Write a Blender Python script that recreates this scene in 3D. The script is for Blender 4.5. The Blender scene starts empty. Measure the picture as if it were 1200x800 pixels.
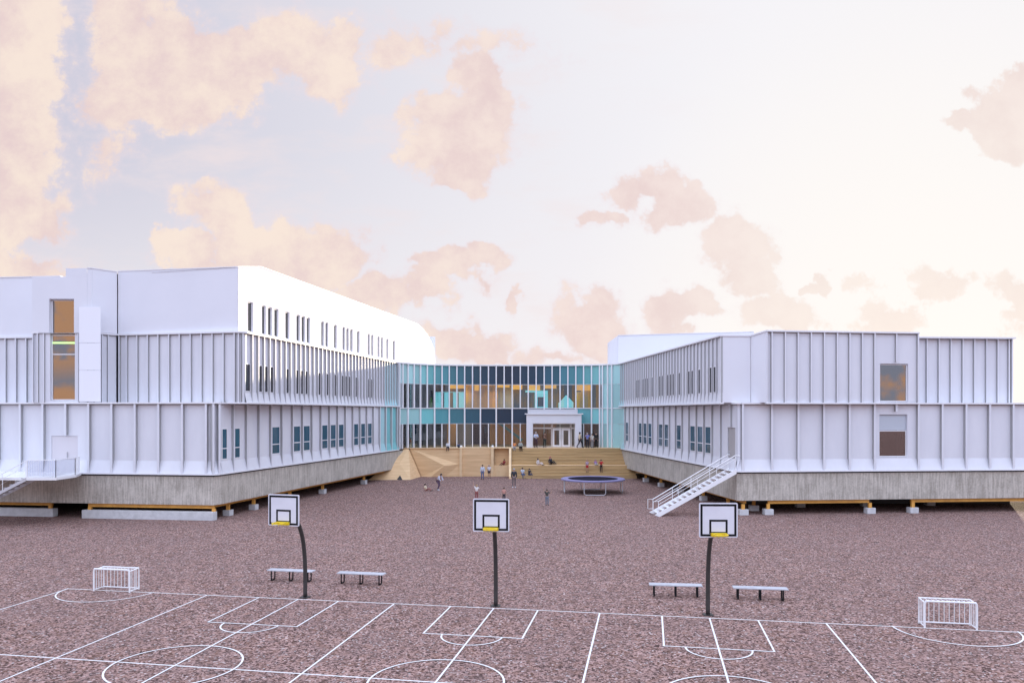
import bpy, bmesh, math, random
from mathutils import Vector, Matrix
from mathutils.geometry import tessellate_polygon
random.seed(7)
R = math.radians
scn = bpy.context.scene
C = scn.collection

# ------------------------------------------------------------------ camera
cam = bpy.data.cameras.new('camera')
cam.sensor_width = 36; cam.lens = 27.0
cam.shift_y = 82/1200
cam.clip_start = .1; cam.clip_end = 6000
co = bpy.data.objects.new('camera', cam); C.objects.link(co)
co.location = (0, 0, 6.95); co.rotation_euler = (R(90), 0, 0)
scn.camera = co

# ------------------------------------------------------------------ world
SUN_EL, SUN_AZ = 4.6, 29.0            # azimuth clockwise from +Y
AMB = (1.56, 1.75, 2.28)
wd = bpy.data.worlds.new('World'); scn.world = wd; wd.use_nodes = True
nt = wd.node_tree; nt.nodes.clear()
def N(tree, typ, **kw):
    n = tree.nodes.new(typ)
    for k, v in kw.items(): setattr(n, k, v)
    return n
def L(tree, a, b): tree.links.new(a, b)
class NG:
    """small helper for chaining math nodes"""
    def __init__(s, tree): s.t = tree
    def m(s, op, a, b=None, c=None, clamp=False):
        n = N(s.t, 'ShaderNodeMath', operation=op); n.use_clamp = clamp
        for i, v in enumerate((a, b, c)):
            if v is None: continue
            if isinstance(v, (int, float)): n.inputs[i].default_value = v
            else: L(s.t, v, n.inputs[i])
        return n.outputs[0]
    def v(s, op, a, b=None, out=0):
        n = N(s.t, 'ShaderNodeVectorMath', operation=op)
        for i, v in enumerate((a, b)):
            if v is None: continue
            if isinstance(v, (tuple, list)): n.inputs[i].default_value = v
            else: L(s.t, v, n.inputs[i])
        return n.outputs[out]
    def noise(s, vec, scale, detail=4, rough=.5, out='Fac', dist=0):
        n = N(s.t, 'ShaderNodeTexNoise'); n.inputs['Scale'].default_value = scale
        n.inputs['Detail'].default_value = detail; n.inputs['Roughness'].default_value = rough
        n.inputs['Distortion'].default_value = dist
        if vec is not None: L(s.t, vec, n.inputs['Vector'])
        return n.outputs[out]
    def mix(s, f, a, b, blend='MIX'):
        n = N(s.t, 'ShaderNodeMix', data_type='RGBA', blend_type=blend)
        for i, v in ((0, f), (6, a), (7, b)):
            if isinstance(v, (int, float)): n.inputs[i].default_value = v
            elif isinstance(v, (tuple, list)): n.inputs[i].default_value = (*v[:3], 1)
            else: L(s.t, v, n.inputs[i])
        return n.outputs[2]
    def ss(s, x, lo, hi):
        n = N(s.t, 'ShaderNodeMapRange', interpolation_type='SMOOTHSTEP')
        L(s.t, x, n.inputs[0]); n.inputs[1].default_value = lo; n.inputs[2].default_value = hi
        return n.outputs[0]
g = NG(nt)
tc = N(nt, 'ShaderNodeTexCoord').outputs['Generated']
sep = N(nt, 'ShaderNodeSeparateXYZ'); L(nt, tc, sep.inputs[0])
X_, Y_, Z_ = sep.outputs
ys = g.m('MAXIMUM', g.m('ABSOLUTE', Y_), .12)
u = g.m('DIVIDE', X_, ys); v = g.m('DIVIDE', Z_, ys)
cb = N(nt, 'ShaderNodeCombineXYZ'); L(nt, u, cb.inputs[0]); L(nt, v, cb.inputs[1]); P = cb.outputs[0]
front = g.ss(Y_, .05, .35)
w1 = g.v('SUBTRACT', g.noise(P, 5.5, 3, .6, 'Color'), (.5, .5, .5))
w1 = g.v('SCALE', w1); w1.node.inputs['Scale'].default_value = .17
w2 = g.v('SUBTRACT', g.noise(P, 26, 3, .65, 'Color'), (.5, .5, .5))
w2 = g.v('SCALE', w2); w2.node.inputs['Scale'].default_value = .05
Pw = g.v('ADD', g.v('ADD', P, w1), w2)
Pw = g.v('MULTIPLY', Pw, (1, 1, 0))
def uv(px, py): return ((px-600)/900, (482-py)/900, 0)
clouds = [  # px, py, rx, ry, strength
 (5,60,65,95,1),(0,190,75,95,1),(30,30,45,50,.8),(5,310,75,26,.9),(60,235,40,35,.8),
 (185,45,80,50,1),(170,95,85,48,1),(235,95,60,45,1),(330,50,95,46,.95),(385,62,60,46,.85),(470,45,80,30,.42),(560,60,70,24,.34),(270,60,80,50,.95),(130,170,40,50,.4),(160,40,70,60,.8),
 (535,165,68,45,1),(560,115,34,42,1),(530,200,40,30,1),(500,150,35,30,.8),
 (262,262,44,34,.95),(305,298,64,30,.95),(215,308,60,22,.95),(370,315,60,30,1),(440,355,60,20,.8),(185,290,22,12,.8),
 (515,318,34,18,1),(560,318,32,16,.95),(500,350,28,22,.9),(545,402,48,24,.9),(603,353,12,11,.9),
 (745,222,34,26,1),(790,250,45,28,1),(862,290,52,40,1),(868,325,40,28,.95),(693,252,20,12,.8),(905,365,55,24,.7),
 (695,375,42,34,1),(795,370,34,20,.95),(960,331,12,12,.9),(1195,150,58,46,1),(1140,160,34,16,.8),(1195,110,25,30,.8),
 (1040,362,60,26,.6),(1110,342,60,20,.6),(1195,355,40,25,.5),(640,415,60,14,.5)]
acc = None
for (px, py, rx, ry, st) in clouds:
    d = g.v('SUBTRACT', Pw, uv(px, py))
    d = g.v('MULTIPLY', d, (900/rx, 900/ry, 0))
    ln = g.v('LENGTH', d, out=1)
    b_ = g.m('MULTIPLY', g.m('SUBTRACT', 1.2, ln), st)
    acc = b_ if acc is None else g.m('MAXIMUM', acc, b_)
fb = g.noise(P, 19, 8, .68)
dens = g.m('ADD', acc, g.m('MULTIPLY', g.m('SUBTRACT', fb, .5), 1.75))
draw = dens
dens = g.ss(dens, .10, .38)
dens = g.m('MULTIPLY', dens, front)
# thin high wisps
wisp = g.ss(g.noise(g.v('MULTIPLY', P, (1, 2.6, 1)), 4.2, 5, .62), .47, .72)
wleft = g.m('SUBTRACT', 1, g.ss(u, -.1, .35))
wisp = g.m('MULTIPLY', g.m('MULTIPLY', wisp, front), g.m('MULTIPLY', wleft, .62))
# clear sky gradient of a bright dusk sky
tx = g.ss(u, -.75, .38)
ty = g.ss(v, .40, -.02)
base = g.mix(tx, (.63, .625, .745), (.955, .94, .975))
base = g.mix(g.m('MULTIPLY', ty, .85), base, (.965, .925, .945))
sunv = (math.sin(R(SUN_AZ))*math.cos(R(SUN_EL)), math.cos(R(SUN_AZ))*math.cos(R(SUN_EL)), math.sin(R(SUN_EL)))
dt = g.v('DOT_PRODUCT', g.v('NORMALIZE', tc), sunv, out=1)
glow = g.ss(dt, .90, 1.0)
base = g.mix(glow, base, (1.02, .985, .96))
cshade = g.ss(g.m('ADD', g.m('MULTIPLY', fb, .55), g.m('MULTIPLY', g.noise(P, 7, 3, .6), .45)), .36, .62)
cL = g.mix(cshade, (.84, .65, .64), (1.0, .84, .72))
cR = g.mix(cshade, (.84, .66, .64), (.94, .79, .75))
ccol = g.mix(g.ss(u, -.35, .25), cL, cR)
ccol = g.mix(g.m('MULTIPLY', g.ss(dt, .93, 1.0), .6), ccol, (1, .93, .86))
halo = g.m('MULTIPLY', g.m('MULTIPLY', g.ss(draw, -.15, .3), front), .4)
base = g.mix(g.m('MULTIPLY', halo, g.m('SUBTRACT', 1, g.ss(u, .0, .5))), base, (.90, .76, .80))
base = g.mix(wisp, base, (.93, .80, .80))
skyc = g.mix(g.m('MULTIPLY', dens, .88), base, ccol)
# the rest of the dome: even lavender dusk light, with warm clouds opposite too
bn = g.ss(g.noise(tc, 15, 4, .6), .47, .60)
bl = g.ss(g.v('DOT_PRODUCT', tc, (-.508, -.853, .118), out=1), .9955, .9985)
bn = g.m('MAXIMUM', bn, g.m('MULTIPLY', bl, g.ss(g.noise(tc, 40, 4, .6), .35, .5)))
lowb = g.ss(Z_, .26, .12)
dome = g.mix(lowb, AMB, g.mix(bn, (.58, .68, .92), (1.35, .82, .50)))
skyc = g.mix(front, dome, skyc)
tall = g.ss(Z_, .58, .8)
skyc = g.mix(tall, skyc, AMB)
skyc = g.v('SCALE', skyc); skyc.node.inputs['Scale'].default_value = 9.6
nis = N(nt, 'ShaderNodeTexSky', sky_type='NISHITA'); nis.sun_disc = False
nis.sun_elevation = R(SUN_EL); nis.sun_rotation = R(SUN_AZ); nis.altitude = 10
nsc = g.v('SCALE', nis.outputs[0]); nsc.node.inputs['Scale'].default_value = .015
tot = g.v('ADD', skyc, nsc)
bg = N(nt, 'ShaderNodeBackground'); bg.inputs[1].default_value = .1; L(nt, tot, bg.inputs[0])
wo = N(nt, 'ShaderNodeOutputWorld'); L(nt, bg.outputs[0], wo.inputs[0])

sun = bpy.data.lights.new('sun', 'SUN'); sun.energy = 5.0; sun.angle = R(.6); sun.color = (1, .84, .60)
so = bpy.data.objects.new('sun', sun); C.objects.link(so)
so.rotation_euler = Vector(sunv).to_track_quat('Z', 'Y').to_euler()

scn.view_settings.view_transform = 'Standard'; scn.view_settings.look = 'None'
scn.view_settings.exposure = 0.0; scn.view_settings.gamma = 1
scn.cycles.max_bounces = 8; scn.cycles.transparent_max_bounces = 16

# ------------------------------------------------------------------ materials
def mat(name, col, rough=.6, metal=0, noise=None, bump=0, spec=.5, col2=None, nscale=3, detail=5, stretch=None, bscale=None):
    m = bpy.data.materials.new(name); m.use_nodes = True
    t = m.node_tree; b = t.nodes['Principled BSDF']
    b.inputs['Base Color'].default_value = (*col, 1); b.inputs['Roughness'].default_value = rough
    b.inputs['Metallic'].default_value = metal; b.inputs['Specular IOR Level'].default_value = spec
    G_ = NG(t); o = N(t, 'ShaderNodeTexCoord').outputs['Object']
    if stretch: o = G_.v('MULTIPLY', o, stretch)
    if col2:
        f = G_.ss(G_.noise(o, nscale, detail, .6), .3, .7)
        L(t, G_.mix(f if name != 'line_paint' else G_.ss(G_.noise(o, 8, 8, .8), .5, .72), col, col2), b.inputs['Base Color'])
    if bump:
        bp = N(t, 'ShaderNodeBump'); bp.inputs['Strength'].default_value = bump; bp.inputs['Distance'].default_value = .02
        L(t, G_.noise(o, bscale or nscale*4, 6, .6), bp.inputs['Height']); L(t, bp.outputs[0], b.inputs['Normal'])
    return m
M = {}
M['white'] = mat('white_panel', (.74, .745, .79), .5, col2=(.69, .695, .745), nscale=.7, stretch=(1, 1, .35), bump=.08, bscale=3)
M['shade_grey'] = mat('fin_shade_grey', (.42, .42, .43), .6)  # fin sides coloured grey to carry their shade against the white caps
M['fin'] = mat('white_fin', (.80, .80, .83), .45)
M['render'] = mat('white_render', (.77, .775, .82), .8, col2=(.74, .745, .79), nscale=.25, bump=.15, bscale=30)
M['grey'] = mat('grey_metal', (.42, .42, .44), .45, metal=.2)
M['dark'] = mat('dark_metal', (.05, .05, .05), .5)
M['pole'] = mat('pole_paint', (.045, .04, .038), .5, col2=(.03, .028, .026))
M['wood'] = mat('pale_plywood', (.82, .57, .32), .7, col2=(.71, .47, .25), nscale=1.2, stretch=(.3, 1, 6), bump=.2)
M['wood_edge'] = mat('light_timber', (.86, .64, .38), .6, col2=(.76, .54, .31), nscale=2)
M['step'] = mat('step_timber', (.58, .40, .20), .75, col2=(.42, .285, .135), nscale=1.5, stretch=(.25, 2, 5), bump=.3)
M['beam'] = mat('orange_beam', (.78, .40, .08), .6, col2=(.62, .30, .06), nscale=2)
M['block'] = mat('pale_block', (.62, .62, .63), .85, col2=(.52, .52, .53), nscale=3, bump=.4)
M['line'] = mat('line_paint', (.84, .82, .80), .7, col2=(.46, .40, .39), nscale=7, detail=10)
M['teal'] = mat('teal_panel', (.18, .47, .50), .25)
M['roof'] = mat('roof_membrane', (.6, .6, .62), .9)
M['floor_in'] = mat('interior_floor', (.3, .24, .2), .5)
M['brown'] = mat('interior_brown', (.30, .16, .09), .6, col2=(.2, .1, .06), nscale=.7, stretch=(4, 4, .2))
M['orange_in'] = mat('interior_wood', (.85, .45, .17), .6, col2=(.7, .36, .14), nscale=1, stretch=(5, 5, .3))
M['navy_in'] = mat('interior_navy', (.035, .05, .09), .6)
M['grey_in'] = mat('interior_grey', (.25, .27, .3), .6, col2=(.35, .33, .32), nscale=.6, stretch=(5, 5, .3))
M['yellow_in'] = mat('interior_yellow', (.9, .6, .12), .6)
M['steel'] = mat('galvanised_steel', (.58, .58, .61), .4, metal=.3)
M['whitepaint'] = mat('white_steel_paint', (.85, .85, .86), .35)
M['black'] = mat('black_paint', (.008, .008, .01), .6, spec=.2)
M['ring'] = mat('yellow_rim', (.85, .62, .02), .45)
M['mesh'] = mat('trampoline_mat', (.014, .012, .024), .95, spec=.1)
M['pad'] = mat('lilac_pad', (.22, .20, .38), .5)
M['plank'] = mat('bench_plank', (.52, .52, .55), .6, col2=(.42, .42, .45), nscale=3)
def emit(name, col, s, base=None):
    m = mat(name, base or col, .5); b = m.node_tree.nodes['Principled BSDF']
    b.inputs['Emission Color'].default_value = (*col, 1); b.inputs['Emission Strength'].default_value = s
    return m
M['cyanbox'] = emit('cyan_light_box', (.28, .84, .92), .62, (.35, .75, .8))
M['lamp'] = emit('warm_lamp', (1, .45, .08), .85)
M['greenlamp'] = emit('green_lamp', (.55, 1, .3), 1.0)
def conc():
    m = bpy.data.materials.new('board_marked_concrete'); m.use_nodes = True; t = m.node_tree
    b = t.nodes['Principled BSDF']; b.inputs['Roughness'].default_value = .9; G_ = NG(t)
    o = N(t, 'ShaderNodeTexCoord').outputs['Object']
    a = G_.noise(G_.v('MULTIPLY', o, (7, 7, .5)), 1.3, 5, .7)
    c = G_.noise(o, .9, 6, .65); f = G_.noise(o, 9, 5, .7)
    s = G_.m('ADD', G_.m('MULTIPLY', a, .5), G_.m('ADD', G_.m('MULTIPLY', c, .25), G_.m('MULTIPLY', f, .25)))
    L(t, G_.mix(G_.ss(s, .38, .62), (.33, .30, .255), (.60, .555, .49)), b.inputs['Base Color'])
    bp = N(t, 'ShaderNodeBump'); bp.inputs['Strength'].default_value = .5; bp.inputs['Distance'].default_value = .03
    L(t, s, bp.inputs['Height']); L(t, bp.outputs[0], b.inputs['Normal'])
    return m
M['concrete'] = conc()
def glass(name, tint, refl, rcol=(1, 1, 1)):
    m = bpy.data.materials.new(name); m.use_nodes = True; t = m.node_tree; t.nodes.clear()
    tr = N(t, 'ShaderNodeBsdfTransparent'); tr.inputs[0].default_value = (*tint, 1)
    gl = N(t, 'ShaderNodeBsdfGlossy'); gl.inputs[0].default_value = (*rcol, 1); gl.inputs[1].default_value = .02
    fr = N(t, 'ShaderNodeFresnel'); fr.inputs[0].default_value = 1.5
    G_ = NG(t); f = G_.m('ADD', fr.outputs[0], refl, clamp=True)
    mx = N(t, 'ShaderNodeMixShader'); L(t, f, mx.inputs[0]); L(t, tr.outputs[0], mx.inputs[1]); L(t, gl.outputs[0], mx.inputs[2])
    o = N(t, 'ShaderNodeOutputMaterial'); L(t, mx.outputs[0], o.inputs[0])
    return m
M['glass'] = glass('clear_glass', (.78, .86, .88), .04)
M['winglass'] = mat('blue_window_glass', (.03, .10, .15), .06, spec=.6)
M['greyglass'] = mat('grey_window_glass', (.045, .045, .055), .08, spec=.5)
M['mirror'] = glass('mirroring_glass', (.35, .35, .4), .45, (.60, .55, .52))
M['light_ghost'] = glass('pale_light_ghost', (.9, .92, .95), .0)
M['light_ghost'] = mat('pale_light_ghost', (.86, .87, .92), .5)
def ground():
    m = bpy.data.materials.new('reddish_gravel_asphalt'); m.use_nodes = True; t = m.node_tree
    b = t.nodes['Principled BSDF']; b.inputs['Roughness'].default_value = .95; b.inputs['Specular IOR Level'].default_value = .15
    G_ = NG(t); o = N(t, 'ShaderNodeTexCoord').outputs['Object']
    vo = N(t, 'ShaderNodeTexVoronoi'); vo.inputs['Scale'].default_value = 19; L(t, o, vo.inputs['Vector'])
    vc = N(t, 'ShaderNodeSeparateColor'); L(t, vo.outputs['Color'], vc.inputs[0])
    v2 = N(t, 'ShaderNodeTexVoronoi'); v2.inputs['Scale'].default_value = 5.5; L(t, G_.v('MULTIPLY', o, (1, .55, 1)), v2.inputs['Vector'])
    vc2 = N(t, 'ShaderNodeSeparateColor'); L(t, v2.outputs['Color'], vc2.inputs[0])
    n1 = G_.noise(o, 26, 2, .6); n2 = G_.noise(o, .35, 5, .6); n3 = G_.noise(o, 3.0, 6, .75)
    c = G_.mix(G_.ss(vc.outputs[0], .12, .88), (.050, .026, .022), (.52, .335, .295))
    c = G_.mix(G_.m('MULTIPLY', G_.ss(vc2.outputs[1], .5, 1.0), .35), c, (.10, .066, .062))
    c = G_.mix(G_.m('MULTIPLY', G_.ss(n3, .42, .70), .6), c, (.33, .175, .12))
    c = G_.mix(G_.m('MULTIPLY', G_.ss(n2, .35, .7), .3), c, (.22, .15, .14))
    c = G_.mix(G_.m('MULTIPLY', G_.ss(vc.outputs[1], .93, 1.0), .6), c, (.80, .72, .70))
    c = G_.mix(G_.m('MULTIPLY', G_.ss(n1, .56, .75), .6), c, (.07, .045, .045))
    L(t, c, b.inputs['Base Color'])
    bp = N(t, 'ShaderNodeBump'); bp.inputs['Strength'].default_value = .9; bp.inputs['Distance'].default_value = .03
    h = G_.m('ADD', vc.outputs[2], n1); L(t, h, bp.inputs['Height']); L(t, bp.outputs[0], b.inputs['Normal'])
    return m
M['ground'] = ground()
_cm = {}
def cmat(col, rough=.7, kind='cloth'):
    k = (tuple(round(c, 3) for c in col), rough)
    if k not in _cm: _cm[k] = mat(kind, col, rough, col2=tuple(c*.8 for c in col), nscale=8)
    return _cm[k]

# ------------------------------------------------------------------ mesh helper
class MB:
    def __init__(s): s.v = []; s.f = []
    def add(s, vs, fs):
        o = len(s.v); s.v += [tuple(p) for p in vs]; s.f += [tuple(i+o for i in f) for f in fs]; return s
    def quad(s, *p): return s.add(p, [tuple(range(len(p)))])
    def hexa(s, b, t):
        """solid from bottom loop b and top loop t"""
        n = len(b)
        return s.add(list(b)+list(t), [tuple(reversed(range(n))), tuple(range(n, 2*n))] + [(i, (i+1) % n, n+(i+1) % n, n+i) for i in range(n)])
    def box(s, x0, x1, y0, y1, z0, z1):
        q = [(x0, y0), (x1, y0), (x1, y1), (x0, y1)]
        return s.hexa([(x, y, z0) for x, y in q], [(x, y, z1) for x, y in q])
    def bar(s, p, q, w, h, up=(0, 0, 1)):
        p, q = Vector(p), Vector(q); d = (q-p).normalized(); up = Vector(up)
        r = d.cross(up)
        if r.length < 1e-4: r = d.cross(Vector((0, 1, 0)))
        r.normalize(); uu = r.cross(d).normalized()
        c = [(-w/2, -h/2), (w/2, -h/2), (w/2, h/2), (-w/2, h/2)]
        return s.hexa([p+r*a+uu*b for a, b in c], [q+r*a+uu*b for a, b in c])
    def tube(s, pts, r, n=8, closed=False):
        pts = [Vector(p) for p in pts]; rings = []; k = len(pts)
        rr = r if isinstance(r, (list, tuple)) else [r]*k
        ref = None
        for i in range(k):
            a = pts[i-1] if (i > 0 or closed) else pts[i]; b = pts[(i+1) % k] if (i < k-1 or closed) else pts[i]
            d = (b-a).normalized()
            if ref is None: ref = Vector((0, 0, 1)) if abs(d.z) < .9 else Vector((1, 0, 0))
            x = d.cross(ref).normalized(); y = x.cross(d).normalized(); ref = y
            rings.append([pts[i]+(x*math.cos(t)+y*math.sin(t))*rr[i] for t in [2*math.pi*j/n for j in range(n)]])
        vs = [p for ring in rings for p in ring]; fs = []
        for i in range(k if closed else k-1):
            j = (i+1) % k
            for q in range(n): fs.append((i*n+q, i*n+(q+1) % n, j*n+(q+1) % n, j*n+q))
        if not closed: fs += [tuple(reversed(range(n))), tuple((k-1)*n+q for q in range(n))]
        return s.add(vs, fs)
    def poly(s, pts, z):
        ps = [Vector((x, y, 0)) for x, y in pts]
        tr = tessellate_polygon([ps])
        return s.add([(x, y, z) for x, y in pts], [tuple(t) for t in tr])
    def ball(s, c, r, sc=(1, 1, 1), n=10, m=7, lo=-90):
        vs = []; fs = []
        for i in range(m+1):
            ph = R(lo+(90-lo)*i/m)
            for j in range(n):
                th = 2*math.pi*j/n
                vs.append((c[0]+r*sc[0]*math.cos(ph)*math.cos(th), c[1]+r*sc[1]*math.cos(ph)*math.sin(th), c[2]+r*sc[2]*math.sin(ph)))
        for i in range(m):
            for j in range(n): fs.append((i*n+j, i*n+(j+1) % n, (i+1)*n+(j+1) % n, (i+1)*n+j))
        return s.add(vs, fs)
    def build(s, name, m, parent=None, smooth=False, mats=None, merge=True, bevel=0):
        me = bpy.data.meshes.new(name)
        off = Vector((0, 0, 0)); p = parent
        while p is not None: off += p.location; p = p.parent
        me.from_pydata([tuple(Vector(a)-off) for a in s.v], [], s.f)
        bm = bmesh.new(); bm.from_mesh(me)
        if merge: bmesh.ops.remove_doubles(bm, verts=bm.verts, dist=1e-5)
        bmesh.ops.recalc_face_normals(bm, faces=bm.faces)
        bm.to_mesh(me); bm.free()
        if smooth: me.polygons.foreach_set('use_smooth', [True]*len(me.polygons))
        me.materials.append(M[m] if isinstance(m, str) else m)
        o = bpy.data.objects.new(name, me); C.objects.link(o)
        if parent: o.parent = parent
        if bevel:
            bv = o.modifiers.new('bevel', 'BEVEL'); bv.width = bevel; bv.segments = 2; bv.limit_method = 'ANGLE'
        return o
def tag(o, label=None, cat=None, group=None, kind=None):
    for k, v_ in (('label', label), ('category', cat), ('group', group), ('kind', kind)):
        if v_: o[k] = v_
    return o
def thing(name, loc, label, cat, group=None, rz=0):
    o = bpy.data.objects.new(name, None); C.objects.link(o); o.location = loc; o.rotation_euler = (0, 0, rz)
    o.empty_display_size = .2
    return tag(o, label, cat, group)
def copy_tree(o, parent=None):
    c = o.copy(); C.objects.link(c); c.parent = parent
    for ch in o.children: copy_tree(ch, c)
    return c

# ------------------------------------------------------------------ ground and court markings
gm = MB(); gm.quad((-2500, -600, 0), (2500, -600, 0), (2500, 4000, 0), (-2500, 4000, 0))
tag(gm.build('ground', 'ground'), kind='structure')
aV = Vector((.1778, 1)).normalized(); bV = Vector((aV.y, -aV.x)); O = Vector((3.046, 26.617))
def ct(b, a): q = O+bV*b+aV*a; return q
LW = .055
def stroke(m_, pts, closed=False, z=.004, w=LW):
    """painted strip along court-frame points with mitred joints"""
    P2 = [ct(*p) for p in pts]; k = len(P2); lo = []; hi = []
    for i in range(k):
        a = P2[i-1] if (i > 0 or closed) else None; b = P2[(i+1) % k] if (i < k-1 or closed) else None
        d1 = (P2[i]-a).normalized() if a is not None else (b-P2[i]).normalized()
        d2 = (b-P2[i]).normalized() if b is not None else d1
        t = (d1+d2).normalized(); n_ = Vector((-t.y, t.x)); c_ = max(.3, t.dot(d1)); n_ = n_*(w/2/c_)
        lo.append((*(P2[i]-n_), z)); hi.append((*(P2[i]+n_), z))
    fs = [(i, (i+1) % k, k+(i+1) % k, k+i) for i in range(k if closed else k-1)]
    m_.add(lo+hi, fs)
def arc(cb_, ca, r, t0, t1, n=40): return [(cb_+r*math.cos(R(t0+(t1-t0)*i/n)), ca+r*math.sin(R(t0+(t1-t0)*i/n))) for i in range(n+1)]
A0, AM = -.1, -7.65
def marking(name, strokes, z):
    m_ = MB()
    for st_, cl in strokes: stroke(m_, st_, cl, z)
    o = m_.build(name, 'line', merge=False); tag(o, kind='structure'); return o
marking('court_baseline', [([(-20.75, A0), (22, A0)], 0)], .004)
marking('court_halfway_line', [([(-24, AM), (20, AM)], 0)], .004)
marking('court_side_lines', [([(b, A0-.03), (b, -16)], 0) for b in (-20.75, -14.8, -7.4, 0, 7.4, 14.8)], .008)
cs = []
for b in (-11.1, -3.72, 3.68):
    cs += [([(b-1.57, A0-.03), (b-1.57, -3.52), (b+1.57, -3.52), (b+1.57, A0-.03)], 0)]
marking('court_key_lines', cs, .012)
marking('court_centre_lines', [([(b, A0-.03), (b, -16)], 0) for b in (-11.1, -3.72, 3.68)], .016)
marking('court_circles', [(arc(b, -3.55, .95, 180, 360, 24), 0) for b in (-11.1, -3.72, 3.68)] + [(arc(b, AM, 1.75, 0, 360, 64)[:-1], 1) for b in (-11.1, -3.72, 3.68)], .020)
marking('court_goal_areas', [(arc(b, A0, 1.85, 180, 360, 36), 0) for b in (-18.9, 11.27)], .024)

# ------------------------------------------------------------------ building helpers
def n2(d): return Vector((d.y, -d.x))
def offs(path, d):
    P_ = [Vector(p[:2]) for p in path]; out = []
    for i, p in enumerate(P_):
        d1 = (p-P_[i-1]).normalized() if i else (P_[1]-p).normalized()
        d2 = (P_[i+1]-p).normalized() if i < len(P_)-1 else d1
        a, b = n2(d1), n2(d2); s_ = (a+b).normalized(); out.append(p+s_*(d/max(.35, s_.dot(a))))
    return out
def band(mb, path, o0, o1, z0, z1):
    a, b = offs(path, o0), offs(path, o1)
    for i in range(len(path)-1):
        q = [a[i], a[i+1], b[i+1], b[i]]
        mb.hexa([(*p, z0) for p in q], [(*p, z1) for p in q])
    return mb
class Path:
    def __init__(s, pts):
        s.p = [Vector(q) for q in pts]; s.c = [0]
        for a, b in zip(s.p, s.p[1:]): s.c.append(s.c[-1]+(b-a).length)
        s.L = s.c[-1]
    def seg(s, t):
        for i in range(len(s.p)-1):
            if t <= s.c[i+1]+1e-6 or i == len(s.p)-2: return i
    def at(s, t, off=0):
        i = s.seg(t); d = (s.p[i+1]-s.p[i]).normalized(); return s.p[i]+d*(t-s.c[i])+n2(d)*off
    def dir(s, t): i = s.seg(t); return (s.p[i+1]-s.p[i]).normalized()
    def spx(s, px):
        k = (px-600)/900; best = None
        for i in range(len(s.p)-1):
            a, b = s.p[i], s.p[i+1]; fa, fb = a.x-k*a.y, b.x-k*b.y
            if fa == fb: continue
            t = fa/(fa-fb)
            if -1e-3 <= t <= 1.001: return s.c[i]+t*(b-a).length
            if best is None or abs(t-.5) < best[0]: best = (abs(t-.5), s.c[i]+t*(b-a).length)
        return best[1]
def window_obj(parent, a, b, nrm, z0, z1, gmat='winglass', bars=(), vbars=(), fw=.05, label=None):
    """a,b 2D ends of the opening at frame depth"""
    d = (b-a).normalized(); Lw = (b-a).length
    m_ = MB()
    def piece(s0, s1, za, zb, t=.04):
        p, q = a+d*s0, a+d*s1; c = [p-nrm*t, q-nrm*t, q+nrm*t, p+nrm*t]
        m_.hexa([(*x, za) for x in c], [(*x, zb) for x in c])
    piece(0, fw, z0, z1); piece(Lw-fw, Lw, z0, z1); piece(fw, Lw-fw, z0, z0+fw); piece(fw, Lw-fw, z1-fw, z1)
    for zb in bars: piece(fw, Lw-fw, zb-.03, zb+.03, .035)
    for k in vbars: piece(Lw*k-.03, Lw*k+.03, z0+fw, z1-fw, .038)
    w = m_.build('window', 'fin', parent, merge=False)
    pm = MB(); p, q = a+d*.02, b-d*.02; c = [p-nrm*.01, q-nrm*.01, q+nrm*.01, p+nrm*.01]
    pm.hexa([(*x, z0+.02) for x in c], [(*x, z1-.02) for x in c]); pm.build('pane', gmat, w)
    if label: w['label'] = label
    return w
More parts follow.
